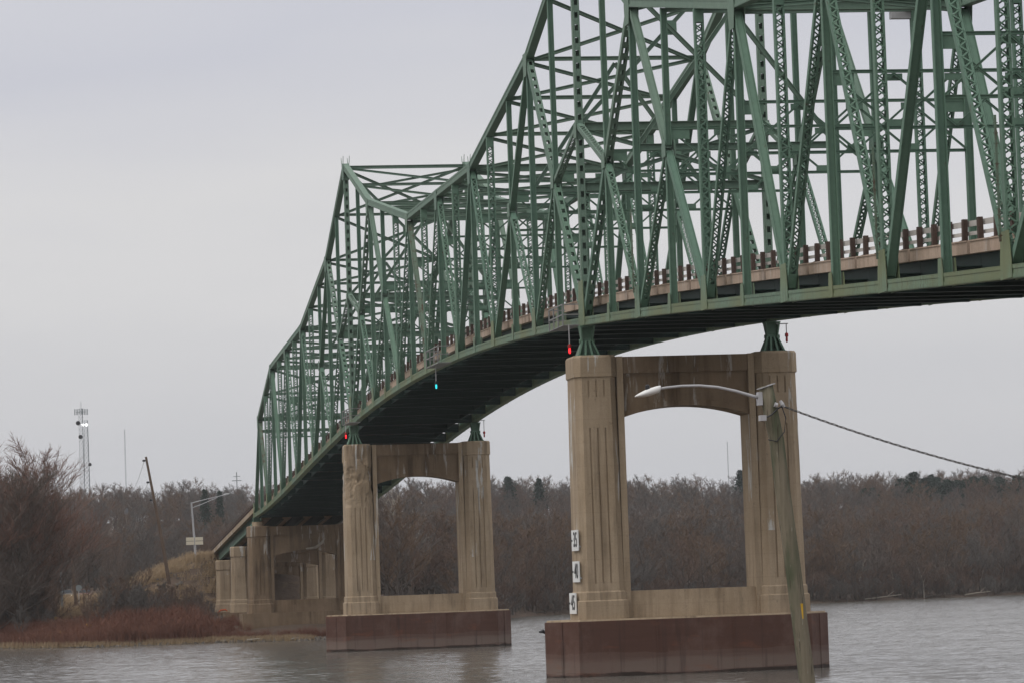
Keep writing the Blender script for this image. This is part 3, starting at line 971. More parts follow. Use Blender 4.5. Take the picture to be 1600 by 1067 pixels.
p1 = make_pier('bridge_pier', 0, 3.05, 17.18, 'nearest tall concrete pier with white numbered boards, standing in the river on a rusty base', grooves=True)
p2 = make_pier('bridge_pier', -106.68, 3.05, 17.18, 'second concrete pier in the river, with crumbling top on its left column', rough=.13)
p3 = make_pier('bridge_pier', -198.1, 2.95, 12.40, 'brown stained concrete pier at the water edge under the end of the green truss', arch=(9.65, 9.0), strut=4.3, mat='concrete_dark', caisson=False, foot=True)
p4 = make_pier('bridge_pier', -220.2, 3.0, 10.55, 'short concrete pier behind the bank, middle one under the sloping approach', arch=(8.6, 8.1), strut=3.9, caisson=False, foot=True, hd=1.0, hw=1.0, grooves=False, cols=(-.1, W + .1), matcap='concrete_dark')
p5 = make_pier('bridge_pier', -241.3, 3.0, 9.25, 'shortest concrete pier beside the grassy slope under the approach', arch=(7.4, 7.0), strut=3.7, caisson=False, foot=True, hd=1.0, hw=1.0, grooves=False, cols=(-.1, W + .1), matcap='concrete_dark')
# pale bearing block in front of the near column of the third pier
mb = MB(); mb.tube([(-197.6, .1, 12.39), (-197.6, .1, 12.85)], .62, 14); mb.build('bearing_block', 'concrete', p3)
# pale erosion stain panel and downspout on the third pier
mb = MB(); mb.tube([(-196.75, 5.2, 9.75), (-196.7, 6.2, 9.85), (-196.7, 6.9, 10.3), (-196.75, 7.3, 10.9)], [.10, .16, .15, .08], 8); mb.build('drain_pipe', 'concrete_pale', p3)

# approach spans
ap = thing('approach_bridge', (-230, W / 2, 9.5), 'low girder approach span sloping down from the truss to the grassy bank', 'bridge')
AX = [-197.9, -220.2, -241.3, -263.2]


def za(x): return 14.35 + (x + 197.9) * 0.0645


for j in range(3):
    x0, x1 = AX[j], AX[j + 1]
    for yy in (.55, 2.85, 5.14, 7.43, W - .55):
        mb = MB()
        for (hh, ww, th) in ((-.75, .03, 1.1), (-.2, .34, .05), (-1.3, .34, .05)):
            mb.bar((x0 - .1, yy, za(x0) + hh), (x1 + .1, yy, za(x1) + hh), ww, th)
        mb.build('girder', 'steel' if yy in (.55,) else 'steel_deck', ap)  # inner girders take the green with shade in its colour
    mb = MB(); mb.bar((x0, W / 2, za(x0) - .08), (x1, W / 2, za(x1) - .08), W - .5, .2); mb.build('deck_slab', 'concrete', ap)
    mb = MB(); mb.bar((x0, W / 2, za(x0) + .045), (x1, W / 2, za(x1) + .045), W - 1.4, .05); mb.build('road_surface', 'asphalt', ap)
    for yy in (.1, W - .1):
        mb = MB(); mb.bar((x0, yy, za(x0) - .0), (x1, yy, za(x1) - .0), .38, .50); mb.build('parapet', 'concrete', ap)
        for h in (.45, .8):
            mb = MB(); mb.bar((x0, yy, za(x0) + h - .1), (x1, yy, za(x1) + h - .1), .08, .16); mb.build('guardrail', 'post_rust', ap)
        for q in range(10):
            x = x0 + (x1 - x0) * (q + .5) / 10
            mb = MB(); mb.box(x - .1, x + .1, yy - .08, yy + .08, za(x) + .25, za(x) + .95); mb.build('guardrail_post', 'post_rust', ap)
for X, z1 in ((-220.2, 10.55), (-241.3, 9.25), (-198.6, 12.4)):
    pass
mb = MB(); mb.box(-264.6, -263.0, -.4, W + .4, 2.0, 8.6); mb.box(-265.4, -264.2, -.2, W + .2, 8.6, za(-264) + .05)
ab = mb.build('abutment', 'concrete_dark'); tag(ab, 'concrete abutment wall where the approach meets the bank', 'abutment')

# clearance boards on the upstream nose of the nearest pier


def digits(txt, size, mat, parent, origin):
    cu = bpy.data.curves.new('digits', 'FONT')
    cu.body = txt; cu.size = size; cu.align_x = 'CENTER'; cu.align_y = 'CENTER'; cu.extrude = .008; cu.offset = .010
    tmp = bpy.data.objects.new('number', cu); COL.objects.link(tmp)
    dg = bpy.context.evaluated_depsgraph_get()
    me = bpy.data.meshes.new_from_object(tmp.evaluated_get(dg)); me.materials.clear(); me.materials.append(M[mat])
    bpy.data.objects.remove(tmp)
    o = bpy.data.objects.new('number', me); COL.objects.link(o)
    o.parent = parent
    o.rotation_euler = (math.pi / 2, 0, 0)
    o.location = Vector(origin) - WL[parent.name]
    return o


for txt, z, dx, where in (('35', 7.30, .42, 'highest'), ('40', 5.62, .42, 'middle'), ('45', 3.93, .12, 'lowest')):
    yb = -1.12 if txt != '45' else -1.30
    t = thing('clearance_board', (dx, yb, z), 'white board with black number %s, %s on the left edge of the nearest pier' % (txt, where), 'number board', 'clearance boards on the nearest pier')
    mb = MB(); mb.box(dx - .92, dx + .92, yb - .03, yb + .03, z - .56, z + .56); mb.build('board', 'white', t)
    mb = MB(); mb.box(dx - .98, dx - .64, yb - .045, yb - .031, z - .05, z + .05); mb.build('tick_mark', 'black', t)
    mb = MB(); mb.box(dx - .8, dx - .7, yb + .03, -.98, z - .4, z - .3); mb.box(dx + .7, dx + .8, yb + .03, -.98, z - .4, z - .3); mb.build('bracket', 'galv', t)
    digits(txt, 1.12, 'black', t, (dx + .2, yb - .04, z))

# ------------------------------------------------------------------ near leaning lamp pole and cable
t = thing('lamp_pole', (115, -17.12, .9), 'leaning mossy wooden pole in front of the nearest pier, carrying a curved lamp arm', 'lamp pole')
pp = [(115, -17.10, .6), (115, -17.22, 2.73), (115, -17.44, 5.27), (115, -17.60, 6.9), (115, -17.68, 7.9), (115, -17.80, 8.62), (115, -17.87, 9.05)]
mb = MB(); mb.tube(pp, [.175, .172, .168, .164, .162, .160, .155], 16); mb.build('pole', 'pole', t, True)
mb = MB(); mb.bar((115, -18.03, 8.99), (115, -17.70, 9.09), .34, .02); mb.build('pole_cap', 'galv', t)
arm = [(115.0, -18.00, 8.80), (115.05, -18.15, 8.83), (115.1, -18.55, 8.95), (115.15, -18.95, 9.04), (115.2, -19.35, 9.08), (115.25, -19.75, 9.08), (115.3, -20.1, 9.05), (115.32, -20.3, 9.02)]
mb = MB(); mb.tube(arm, [.04, .036, .033, .031, .03, .028, .028, .028], 10); mb.build('lamp_arm', 'galv', t, True)
mb = MB(); mb.box(114.9, 115.1, -18.06, -17.97, 8.64, 8.92); mb.box(114.93, 115.07, -18.05, -17.88, 8.70, 8.76); mb.build('arm_bracket', 'galv', t)
mb = MB()
L0 = Vector((115.32, -20.22, 9.03)); L1 = Vector((115.36, -20.78, 8.88))
rings = []
for f, a_, b_ in ((0, .045, .045), (.03, .07, .075), (.2, .09, .085), (.42, .12, .085), (.62, .125, .075), (.86, .10, .045), (.97, .06, .02), (1, .03, .012)):
    c = L0.lerp(L1, f); rings.append([(c.x + a_ * math.cos(k * .5236), c.y + .26 * b_ * math.sin(k * .5236), c.z + b_ * math.sin(k * .5236)) for k in range(12)])
mb.loft(rings); hd_ = mb.build('lamp_head', 'white', t, True)
mb = MB(); mb.tube([(115.34, -20.5, 8.99), (115.34, -20.5, 9.05), (115.34, -20.5, 9.10), (115.34, -20.5, 9.13)], [.035, .05, .05, .02], 10); mb.build('photocell', 'dark', hd_)
mb = MB(); mb.box(115.1, 115.3, -18.08, -17.95, 8.30, 8.42); mb.build('junction_box', 'galv', t)
mb = MB(); mb.tube([(115.15, -17.95, 8.36), (115.2, -17.82, 8.42), (115.2, -17.68, 8.55), (115.2, -17.58, 8.60)], .018, 6)
mb.tube([(115.17, -17.58, 8.6), (115.17, -17.50, 8.35), (115.17, -17.55, 8.05), (115.17, -17.72, 7.86), (115.17, -17.9, 7.9)], .012, 6); mb.build('service_wire', 'dark', t)
mb = MB(); mb.tube([(115.15, -17.6, 8.72), (115.15, -17.56, 8.64), (115.15, -17.52, 8.58)], [.03, .05, .03], 8)
mb.tube([(115.2, -17.74, 8.64), (115.2, -17.68, 8.62)], [.05, .05], 8); mb.build('insulator', 'galv', t)
mb = MB(); mb.box(115.145, 115.165, -17.36, -17.29, 4.1, 4.42); mb.build('pole_tag', 'yellow', t)
mb = MB(); a_ = Vector((115.1, -17.52, 8.60)); b_ = Vector((118, -9.5, 6.1))
for ph in range(3):
    pts = []
    for j in range(141):
        f = j / 140; c = a_.lerp(b_, f); c.z -= 1.0 * 4 * f * (1 - f) * .28
        an = f * 95 + ph * 2.094
        pts.append((c.x, c.y + math.cos(an) * .011, c.z + math.sin(an) * .017))
    mb.tube(pts, .0085, 5)
cb = mb.build('service_cable', 'cable'); tag(cb, 'twisted grey cable running from the near lamp pole down to the right', 'cable')

# ------------------------------------------------------------------ far side: poles, lamps, towers, small things
t = thing('utility_pole', (-250, -6.31, 7.4), 'leaning bare wooden pole with three insulators, left of the bridge on the bank', 'utility pole')
mb = MB(); mb.tube([(-250, -6.15, 6.6), (-250, -6.9, 12.0), (-250, -8.60, 22.36)], [.24, .21, .14], 10); mb.build('pole', 'pole_brown', t)
for f in (.97, .80, .66):
    c = Vector((-250, -6.15, 6.6)).lerp(Vector((-250, -8.6, 22.36)), f)
    mb = MB(); mb.tube([(-249.9, c.y - .15, c.z), (-249.9, c.y - .42, c.z)], .04, 6); mb.tube([(-249.9, c.y - .34, c.z - .12), (-249.9, c.y - .34, c.z + .0), (-249.9, c.y - .34, c.z + .12)], [.17, .2, .14], 8); mb.build('insulator', 'dark', t)
for q, (f, zd) in enumerate(((.97, 27.0), (.80, 23.0))):
    c = Vector((-250, -6.15, 6.6)).lerp(Vector((-250, -8.6, 22.36)), f)
    pts = []
    for j in range(25):
        g_ = j / 24; e = Vector((c.x, c.y - .3, c.z)).lerp(Vector((-700, 14.0, zd + 6)), g_); e.z -= 9 * g_ * (1 - g_); pts.append(tuple(e))
    mb = MB(); mb.tube(pts, .022, 4); o = mb.build('overhead_wire', 'cable'); tag(o, 'thin wire from the %s of the leaning bare pole towards the hill' % ('top insulator' if q == 0 else 'middle insulator'), 'wire')

t = thing('street_lamp', (-260, -2.06, 9.0), 'tall grey lamp post with twin-bar arm beside the end of the bridge', 'street lamp')
mb = MB(); mb.tube([(-260, -2.05, 8.6), (-260, -2.2, 12.5), (-260, -2.43, 16.85)], [.17, .15, .12], 10); mb.build('post', 'galv', t)
mb = MB(); mb.tube([(-260, -2.40, 16.75), (-260, -1.2, 17.05), (-260, .2, 17.35), (-260, 1.6, 17.62)], [.06, .055, .05, .045], 8)
mb.tube([(-260, -2.38, 16.15), (-260, -1.2, 16.55), (-260, .4, 17.18), (-260, .9, 17.42)], [.055, .05, .045, .04], 8); mb.build('arm', 'galv', t)
mb = MB(); mb.tube([(-260, 1.5, 17.60), (-260, 1.75, 17.66), (-260, 2.1, 17.74), (-260, 2.4, 17.80)], [.05, .12, .14, .05], 10); mb.build('lamp_head', 'galv', t)
t = thing('road_sign', (-259.8, -2.2, 12.0), 'pair of cream rectangular panels fixed low on the lamp post', 'sign')
for yy in (-2.75, -1.62):
    for zz2 in (11.72, 12.22):
        mb = MB(); mb.box(-259.80, -259.76, yy - .50, yy + .50, zz2 - .22, zz2 + .22); mb.build('sign_panel', 'cream', t)
mb = MB(); mb.box(-259.86, -259.81, -3.0, -1.4, 11.7, 11.76); mb.box(-259.86, -259.81, -3.0, -1.4, 12.2, 12.26); mb.build('sign_bracket', 'galv', t)


def lattice(name, x, y, z0, z1, w0, w1, mat, label, cat, bays):
    t = thing(name, (x, y, z0), label, cat)
    leg = MB(); br = MB()
    cor = lambda f, k: Vector((x + (w0 + (w1 - w0) * f) * math.cos(k * 2.094 + .4) * .577, y + (w0 + (w1 - w0) * f) * math.sin(k * 2.094 + .4) * .577, z0 + (z1 - z0) * f))
    lw = max(.045, w0 * .045)
    for k in range(3):
        leg2 = MB(); leg2.bar(cor(0, k), cor(1, k), lw, lw); leg2.build('tower_leg', mat, t)
        for j in range(bays):
            f0, f1 = j / bays, (j + 1) / bays
            br.bar(cor(f0, k), cor(f1, (k + 1) % 3), lw * .5, lw * .5); br.bar(cor(f0, (k + 1) % 3), cor(f1, k), lw * .5, lw * .5)
            br.bar(cor(f1, k), cor(f1, (k + 1) % 3), lw * .5, lw * .5)
    o = br.build('tower_bracing', mat, t); o['kind'] = 'stuff'
    return t


tw = lattice('radio_tower', -1000, 16.4, 22, 68.6, 1.9, 1.4, 'galv_far', 'grey lattice radio tower with round antennas at its top, above the left wood', 'radio tower', 34)
mb = MB()
for a_ in range(3):
    for q in (-.5, 0, .5):
        c = Vector((-1000 + 1.9 * math.cos(a_ * 2.09), 16.4 + 1.9 * math.sin(a_ * 2.09) + q, 67.6)); mb.box(c.x - .1, c.x + .1, c.y - .12, c.y + .12, c.z - 1.0, c.z + 1.0)
    mb.bar((-1000, 16.4, 67.6), (-1000 + 1.9 * math.cos(a_ * 2.09), 16.4 + 1.9 * math.sin(a_ * 2.09), 67.6), .12, .12)
mb.build('panel_antenna', 'galv_far', tw)
mb = MB(); mb.tube([(-1000, 16.4, 68.5), (-1000, 16.4, 71)], .06, 6); mb.build('whip_antenna', 'galv_far', tw)
for (yy, z, r_) in ((15.2, 63.8, .75), (15.9, 59.2, .7)):
    mb = MB(); mb.tube([(-998.8, yy, z), (-998.5, yy, z), (-998.0, yy, z), (-997.9, yy, z)], [r_ * .6, r_, r_, r_ * .7], 14); mb.build('dish_antenna', 'dark', tw)
tw2 = lattice('radio_tower', -1030, 19.4, 22, 66.2, 2.6, 1.3, 'galv_far', 'wider lattice tower with two white lamps, just right of the taller tower', 'radio tower', 26)
for yy in (18.1, 19.3):
    mb = MB(); mb.tube([(-1028.0, yy, 64.3), (-1028.0, yy, 64.9)], .34, 10); mb.build('strobe_lamp', 'strobe', tw2)
mb = MB(); mb.tube([(-1027, 20.1, 51.0), (-1026.6, 20.1, 51.0)], [.6, .5], 12); mb.build('dish_antenna', 'dark', tw2)
lattice('guyed_mast', -1100, 36.2, 24, 66, .5, .35, 'galv_far', 'faint thin mast standing between the towers and the leaning pole', 'radio mast', 40)
lattice('guyed_mast', -1100, 259.2, 24, 55.5, .4, .25, 'galv_far', 'faint thin mast seen through the opening of the nearest pier', 'radio mast', 30)
t = thing('power_pylon', (-1100, 76.3, 22), 'small cross-shaped pylon above the trees left of the truss end', 'pylon')
mb = MB(); mb.bar((-1100, 76.3, 22), (-1100, 76.3, 49.5), .3, .3); mb.build('pole', 'galv_far', t)
mb = MB(); mb.bar((-1100, 74.6, 46.4), (-1100, 78.0, 46.4), .25, .25); mb.bar((-1100, 75.1, 47.9), (-1100, 77.5, 47.9), .2, .2); mb.build('crossarm', 'galv_far', t)

# wooden posts, markers and cars on the left bank
t = thing('marker_post', (-270, -18.6, ground_z(-270, -18.6)), 'grey upright post on the left bank in front of the parked cars', 'post')
mb = MB(); mb.tube([(-270, -18.52, 2.6), (-270, -18.66, 9.9)], [.16, .13], 8); mb.build('pole', 'galv_far', t)
t = thing('utility_pole', (-270, -16.7, ground_z(-270, -16.7)), 'short dark leaning pole with a round sign on the left bank', 'utility pole')
mb = MB(); mb.tube([(-270, -16.68, 2.8), (-270, -17.25, 11)], [.22, .17], 8); mb.build('pole', 'pole_brown', t)
t = thing('round_sign', (-275, -16.2, ground_z(-275, -16.2)), 'pale round sign on a thin post behind the short dark pole', 'sign')
mb = MB(); mb.tube([(-275, -16.2, 3.2), (-275, -16.2, 6.4)], .05, 6); mb.build('post', 'galv', t)
mb = MB(); mb.tube([(-274.9, -16.2, 6.6), (-274.85, -16.2, 6.6)], .42, 16); mb.build('sign_disc', 'galv_far', t)
for x, y, h, lab in ((-202, -18.5, .75, 'small yellow post in the grass at the water edge, right one'), (-204, -21.3, .55, 'small yellow post at the water edge, left one'), (-240, -20.6, .8, 'yellow post higher up the left bank near the grey post')):
    z = ground_z(x, y); mb = MB(); mb.tube([(x, y, z - .2), (x, y, z + h), (x, y, z + h + .05)], [.09, .09, .05], 8); mb.box(x + .05, x + .1, y - .06, y + .5, z + h * .5, z + h * .9)
    o = mb.build('yellow_marker_post', 'yellow'); tag(o, lab, 'marker post')


def car(x, y, body, label):
    z = ground_z(x, y) + .05
    t = thing('parked_car', (x, y, z), label, 'car')
    rings = []
    for xx, hh, w_ in ((2.2, .62, .80), (2.15, .85, .86), (1.0, 1.0, .90), (-1.9, 1.0, .90), (-2.15, .9, .86), (-2.2, .6, .82)):
        rings.append([(x + xx, y - w_, z + .3), (x + xx, y - w_, z + hh - .1), (x + xx, y - w_ + .1, z + hh), (x + xx, y + w_ - .1, z + hh), (x + xx, y + w_, z + hh - .1), (x + xx, y + w_, z + .3)])
    mb = MB(); mb.loft(rings); mb.build('body', body, t, False)
    mb = MB(); mb.loft([[(x + a_, y - b_, z + c_), (x + a_, y + b_, z + c_), (x - a2, y + b_, z + c_), (x - a2, y - b_, z + c_)] for a_, a2, b_, c_ in ((.95, 1.7, .82, 1.0), (.3, 1.3, .66, 1.46))])
    cb_ = mb.build('cabin', 'glass', t)
    mb = MB(); mb.box(x - 1.28, x + .28, y - .62, y + .62, z + 1.462, z + 1.50); mb.build('roof', body, cb_)
    for sx in (1.35, -1.35):
        for sy in (-.82, .82):
            mb = MB(); mb.tube([(x + sx, y + sy - .1, z + .3), (x + sx, y + sy + .1, z + .3)], .33, 14); wo = mb.build('wheel', 'tyre', t)
            mb = MB(); mb.tube([(x + sx, y + sy * 1.14, z + .3), (x + sx, y + sy * 1.15, z + .3)], .18, 10); mb.build('rim', 'galv', wo)
    for sy in (-.6, .6):
        mb = MB(); mb.tube([(x + 2.19, y + sy, z + .68), (x + 2.24, y + sy, z + .68)], .13, 10); mb.build('headlight', 'headlight', t)


car(-318, -16.2, 'car_grey', 'dark grey car parked at the left behind the grey post')
car(-322, -13.4, 'car_red', 'dark red car with bright headlights parked right of the grey one')
t = thing('hillside_house', (-900, 22.8, 25.5), 'small white house among the trees on the far hill, left of the leaning pole', 'house')
mb = MB(); mb.box(-904, -897, 20.6, 25.0, 24, 30.2); hw_ = mb.build('wall', 'white', t)
for yy in (21.4, 22.8, 24.2):
    mb = MB(); mb.box(-896.99, -896.9, yy - .4, yy + .4, 27.6, 29); f_ = mb.build('window', 'glass', t)
mb = MB(); mb.prism([(-904.6, 30.2), (-896.4, 30.2), (-900.5, 32.6)], 20.2, 25.4); mb.build('roof', 'roof', t)
mb = MB(); mb.tube([(-238, -1.3, 2.95), (-238, -.9, 3.25), (-238, -.35, 3.3), (-238, -.1, 3.1)], [.05, .1, .1, .05], 10)
o = mb.build('orange_float', 'orange'); tag(o, 'orange float lying on the footing of the shortest pier', 'float')
t = thing('old_tyre', (-236, -1.9, 2.0), 'black tyre leaning below the footing of the shortest pier', 'tyre')
mb = MB()
rg = []
for k in range(18):
    a_ = k / 18 * 6.2832; rg.append([(-236 + .14 * math.cos(b_ * .785), -2.7 + (.42 + .13 * math.sin(b_ * .785)) * math.cos(a_), 1.9 + (.42 + .13 * math.sin(b_ * .785)) * math.sin(a_)) for b_ in range(8)])
n_ = 8; vs_ = [v for r_ in rg for v in r_]; mb.add(vs_, [(i * 8 + k, i * 8 + (k + 1) % 8, ((i + 1) % 18) * 8 + (k + 1) % 8, ((i + 1) % 18) * 8 + k) for i in range(18) for k in range(8)])
mb.build('tyre_ring', 'tyre', t)
mb = MB(); mb.tube([(-.2, -2.75, 2.35), (-.2, -2.95, 2.5), (-.25, -3.15, 2.45)], [.06, .1, .04], 8); o = mb.build('mooring_hook', 'dark', None); tag(o, 'dark hook sticking out left of the nearest rusty pier base', 'hook')

logs = [(-180.3, -.6, 3.6, .12, 'pale driftwood log at the water edge in front of the third pier'), (-181.0, 3.2, 2.4, .10, 'short pale log at the right end of the left bank'),
        (-181.6, -3.8, 2.2, .1, 'grey log at the water edge left of the third pier'), (-180.0, 1.6, 1.8, .08, 'thin bleached branch between the two pale logs')]
for x, y, L, r_, lab in logs:
    x = shore(y) - .9
    z = max(ground_z(x, y), .1) + r_ * .6; a_ = rng.uniform(-.2, .2)
    mb = MB(); mb.tube([(x + a_, y - L / 2, z), (x, y - L * .1, z + .08), (x - a_, y + L / 2, z + rng.uniform(0, .2))], [r_, r_ * .8, r_ * .4], 8)
    mb.tube([(x, y, z + .05), (x + .1, y + .5, z + .45)], [r_ * .4, r_ * .15], 6)
    o = mb.build('driftwood_log', 'bark_pale'); tag(o, lab, 'log', 'driftwood on the left bank')


# ------------------------------------------------------------------ trees
def grow(seed, H, spread, up=.6, n1=16, n2=7, n3=5, twig=3, trunk_r=None, wt=.05, lean=0, bare_to=.25):
    """bare tree: trunk + limbs (solid) and crown of twigs (thin blades)"""
    R = random.Random(seed); tr = MB(); cr = MB()
    r0 = trunk_r or H * .016
    pts = [Vector((0, 0, -.6))]; d = Vector((lean, 0, 1)).normalized(); p = Vector((0, 0, 0)); seg = 8
    for i in range(seg):
        p = p + d * H * .88 / seg; d = (d + Vector((R.uniform(-.1, .1), R.uniform(-.1, .1), 0))).normalized(); pts.append(p.copy())
    rad = [r0 * (1 - .88 * i / seg) for i in range(len(pts))]
    tr.tube(pts, rad, 6, False)

    def along(pl, f):
        g_ = f * (len(pl) - 1); i = min(int(g_), len(pl) - 2); return pl[i].lerp(pl[i + 1], g_ - i)

    def limb(p, d, L, r_, seg_, bend):
        out = [p.copy()]
        for _ in range(seg_):
            p = p + d * L / seg_; d = (d + Vector((R.uniform(-bend, bend), R.uniform(-bend, bend), R.uniform(-bend * .4, bend) + .06))).normalized(); out.append(p.copy())
        return out, d

    def blade(a, b, w_):
        t = (b - a); s_ = t.cross(Vector((R.uniform(-1, 1), R.uniform(-1, 1), R.uniform(-1, 1))))
        if s_.length < 1e-5: return
        s_ = s_.normalized() * w_
        cr.add([a - s_, a + s_, b], [(0, 1, 2)])

    for i in range(n1):
        f = bare_to + (1 - bare_to) * (i + R.random() * .6) / n1; f = min(f, .99)
        b = along(pts, f); az = i * 2.4 + R.uniform(-.5, .5)
        L1 = H * spread * (1.15 - .75 * f) * R.uniform(.75, 1.2)
        d1 = Vector((math.cos(az), math.sin(az), up * R.uniform(.7, 1.5) + f * .5)).normalized()
        l1, e1 = limb(b, d1, L1, 0, 4, .22)
        rr = r0 * (1 - .8 * f) * .55
        tr.tube(l1, [rr, rr * .7, rr * .5, rr * .32, rr * .15], 4, False)
        for j in range(n2):
            f2 = .25 + .75 * (j + R.random()) / n2; b2 = along(l1, min(f2, .99))
            d2 = (e1 + Vector((R.uniform(-1, 1), R.uniform(-1, 1), R.uniform(-.3, 1))) * .8).normalized()
            L2 = L1 * R.uniform(.3, .55)
            l2, e2 = limb(b2, d2, L2, 0, 2, .25)
            r2 = max(rr * .28, .012)
            cr.tube(l2, [r2, r2 * .6, r2 * .25], 3, False)
            for k in range(n3):
                f3 = .2 + .8 * (k + R.random()) / n3; b3 = along(l2, min(f3, .99))
                d3 = (e2 + Vector((R.uniform(-1, 1), R.uniform(-1, 1), R.uniform(-.4, 1))) * .8).normalized()
                L3 = L2 * R.uniform(.35, .6); q = b3 + d3 * L3
                blade(b3, q, wt * .8)
                for m_ in range(twig):
                    b4 = b3.lerp(q, R.uniform(.15, 1)); d4 = (d3 + Vector((R.uniform(-1, 1), R.uniform(-1, 1), R.uniform(-.5, 1))) * .75).normalized()
                    blade(b4, b4 + d4 * L3 * R.uniform(.4, .8), wt * .55)
    return tr, cr


def as_mesh(mb, name, mat):
    me = bpy.data.meshes.new(name); me.from_pydata([tuple(v) for v in mb.v], [], mb.f); me.materials.append(M[mat]); return me


protos = []
specs = [(11, 17, .26, .9, 'twig'), (12, 19, .22, 1.1, 'twig'), (13, 15, .34, .5, 'twig_rust'), (14, 18, .29, .7, 'twig_red'), (15, 16, .30, .8, 'twig_grey'), (16, 20, .24, 1.0, 'twig_grey')]
for sd_, H, sp, up, mt in specs:
    tr, cr = grow(sd_, H, sp * 1.15, up, 18, 8, 6, 5, None, .038, 0, .12)
    protos.append((as_mesh(tr, 'trunk', 'bark'), as_mesh(cr, 'crown', mt), H))
big = []
for sd_, H, sp, up, mt in [(31, 22, .48, .72, 'twig_plum'), (32, 22, .46, .75, 'twig_plum'), (33, 20, .46, .7, 'twig')]:
    tr, cr = grow(sd_, H, sp, up, 34, 10, 7, 6, .3, .036, 0, .06)
    big.append((as_mesh(tr, 'trunk', 'bark'), as_mesh(cr, 'crown', mt), H))
tr, cr = grow(41, 17, .30, .9, 15, 6, 4, 2, .22, .045); pale = (as_mesh(tr, 'trunk', 'bark_pale'), as_mesh(cr, 'crown', 'bark_pale'), 17)
tr, cr = grow(42, 6, .42, 1.2, 16, 6, 5, 3, .06, .03, 0, .05); shrub = (as_mesh(tr, 'stems', 'bark'), as_mesh(cr, 'crown', 'twig_red'), 6)
tr, cr = grow(43, 5, .45, 1.0, 16, 6, 5, 3, .06, .03, 0, .05); shrub2 = (as_mesh(tr, 'stems', 'bark'), as_mesh(cr, 'crown', 'twig_grey'), 5)
tr, cr = grow(44, 14, .2, .6, 8, 3, 2, 0, .16, .03); snag = (as_mesh(tr, 'trunk', 'bark_pale'), as_mesh(cr, 'crown', 'bark_pale'), 14)


def conifer(seed, H, wdt):
    R = random.Random(seed); tr = MB(); cr = MB()
    tr.tube([(0, 0, -.5), (0, 0, H * .5), (0, 0, H * .98)], [H * .018, H * .012, .03], 6, False)
    for i in range(34):
        f = .18 + .8 * i / 34; L = wdt * (1.08 - f) ** .8 * (.55 + .45 * math.sin(i * 1.9) ** 2) * R.uniform(.8, 1.25) * 1.25; n = 5
        for k in range(n):
            az = k * 6.283 / n + R.uniform(-.4, .4) + i; d = Vector((math.cos(az), math.sin(az), R.uniform(-.1, .35)))
            b = Vector((0, 0, H * f)); e = b + d * L
            tr.tube([b, e], [.035, .01], 3, False)
            for m_ in range(16):
                c = b.lerp(e, R.uniform(.25, 1.05)) + Vector((R.uniform(-.3, .3), R.uniform(-.3, .3), R.uniform(-.2, .3)))
                q = Vector((R.uniform(-1, 1), R.uniform(-1, 1), R.uniform(-.5, 1))).normalized() * R.uniform(.35, .65)
                s_ = q.cross(Vector((R.uniform(-1, 1), R.uniform(-1, 1), R.uniform(-1, 1)))).normalized() * .17
                cr.add([c - s_, c + s_, c + q], [(0, 1, 2)])
    return as_mesh(tr, 'trunk', 'bark'), as_mesh(cr, 'crown', 'needle'), H


pines = [conifer(51, 14, 3.4), conifer(52, 12, 3.8), conifer(53, 15, 3.2)]


def place(name, pr, x, y, s, rz, label, cat, group=None, z=None, sxy=None):
    z = ground_z(x, y) if z is None else z
    o = bpy.data.objects.new(name, None); COL.objects.link(o)
    o.location = (x, y, z - .1); o.rotation_euler = (0, 0, rz); k = sxy or s; o.scale = (k, k, s)
    tag(o, label, cat, group)
    a = bpy.data.objects.new(pr[0].name.split('.')[0], pr[0]); b = bpy.data.objects.new('crown', pr[1])
    for c in (a, b): COL.objects.link(c); c.parent = o
    return o, a, b


R = random.Random(99)
# nearest wood on the far bank: individuals
cam_xy = Vector((188.35, -35.5))


def in_view(x, y, m=1.5):
    d = Vector((x, y)) - cam_xy; ang = math.degrees(math.atan2(d.y, -d.x))        # 0 = straight along -X
    return 9.48 - 8.3 - m < ang < 9.48 + 8.3 + m


wood_pts = []
src = []
for row in range(5):
    n = 60
    for j in range(n):
        y = 42 + (185 if row == 0 else 205) * (j + R.uniform(-.35, .35)) / n
        x = shore(y) - 6 - row * 9 + R.uniform(-3.5, 3.5)
        if len(src) and len(wood_pts) >= 285: break
        if y < 40: continue
        wood_pts.append((x, y))
for n_, (x, y) in enumerate(wood_pts):
    k = R.randrange(len(protos)); s = R.uniform(.46, .74) * (17.5 / protos[k][2])
    if not in_view(x, y, 2.0): continue
    o, a, b = place('bare_tree', protos[k], x, y, s, R.uniform(0, 6.28), 'bare brown tree in the dense wood at the far water edge', 'tree', 'bare trees at the far water edge', sxy=s * R.uniform(1.1, 1.45))
    if not any(q[0] == k for q in src): src.append((k, a, b))
# a few that can be told apart
place('bare_tree', pale, -330, 32.6, 1.05, 1.0, 'pale-barked bare tree seen inside the opening of the second pier', 'tree', sxy=1.0)
for (x, y, s, lab) in ((-424, 100.9, .85, 'slender white dead tree seen inside the nearest pier opening'), (-423, 96.4, .45, 'short forked white snag left of the slender dead tree in the nearest pier opening'), (-462, 152.3, .5, 'pale dead snag at the far water edge near the right edge of the photo')):
    place('dead_tree', snag, x, y, s, R.uniform(0, 6), lab, 'dead tree')
pine_spots = [(-800, 41.2, 14.0, 0, 'dark pine on the hill above the street lamp, left one of the pair'), (-803, 45.6, 13.6, 2, 'dark pine on the hill above the street lamp, right one of the pair'),
              (-850, 205.6, 13.5, 2, 'lone dark pine behind the opening of the nearest pier'), (-905, 144.0, 12.0, 1, 'dark pine on the skyline between the two river piers, left one'),
              (-900, 153.0, 11.5, 0, 'dark pine on the skyline left of the nearest pier')]
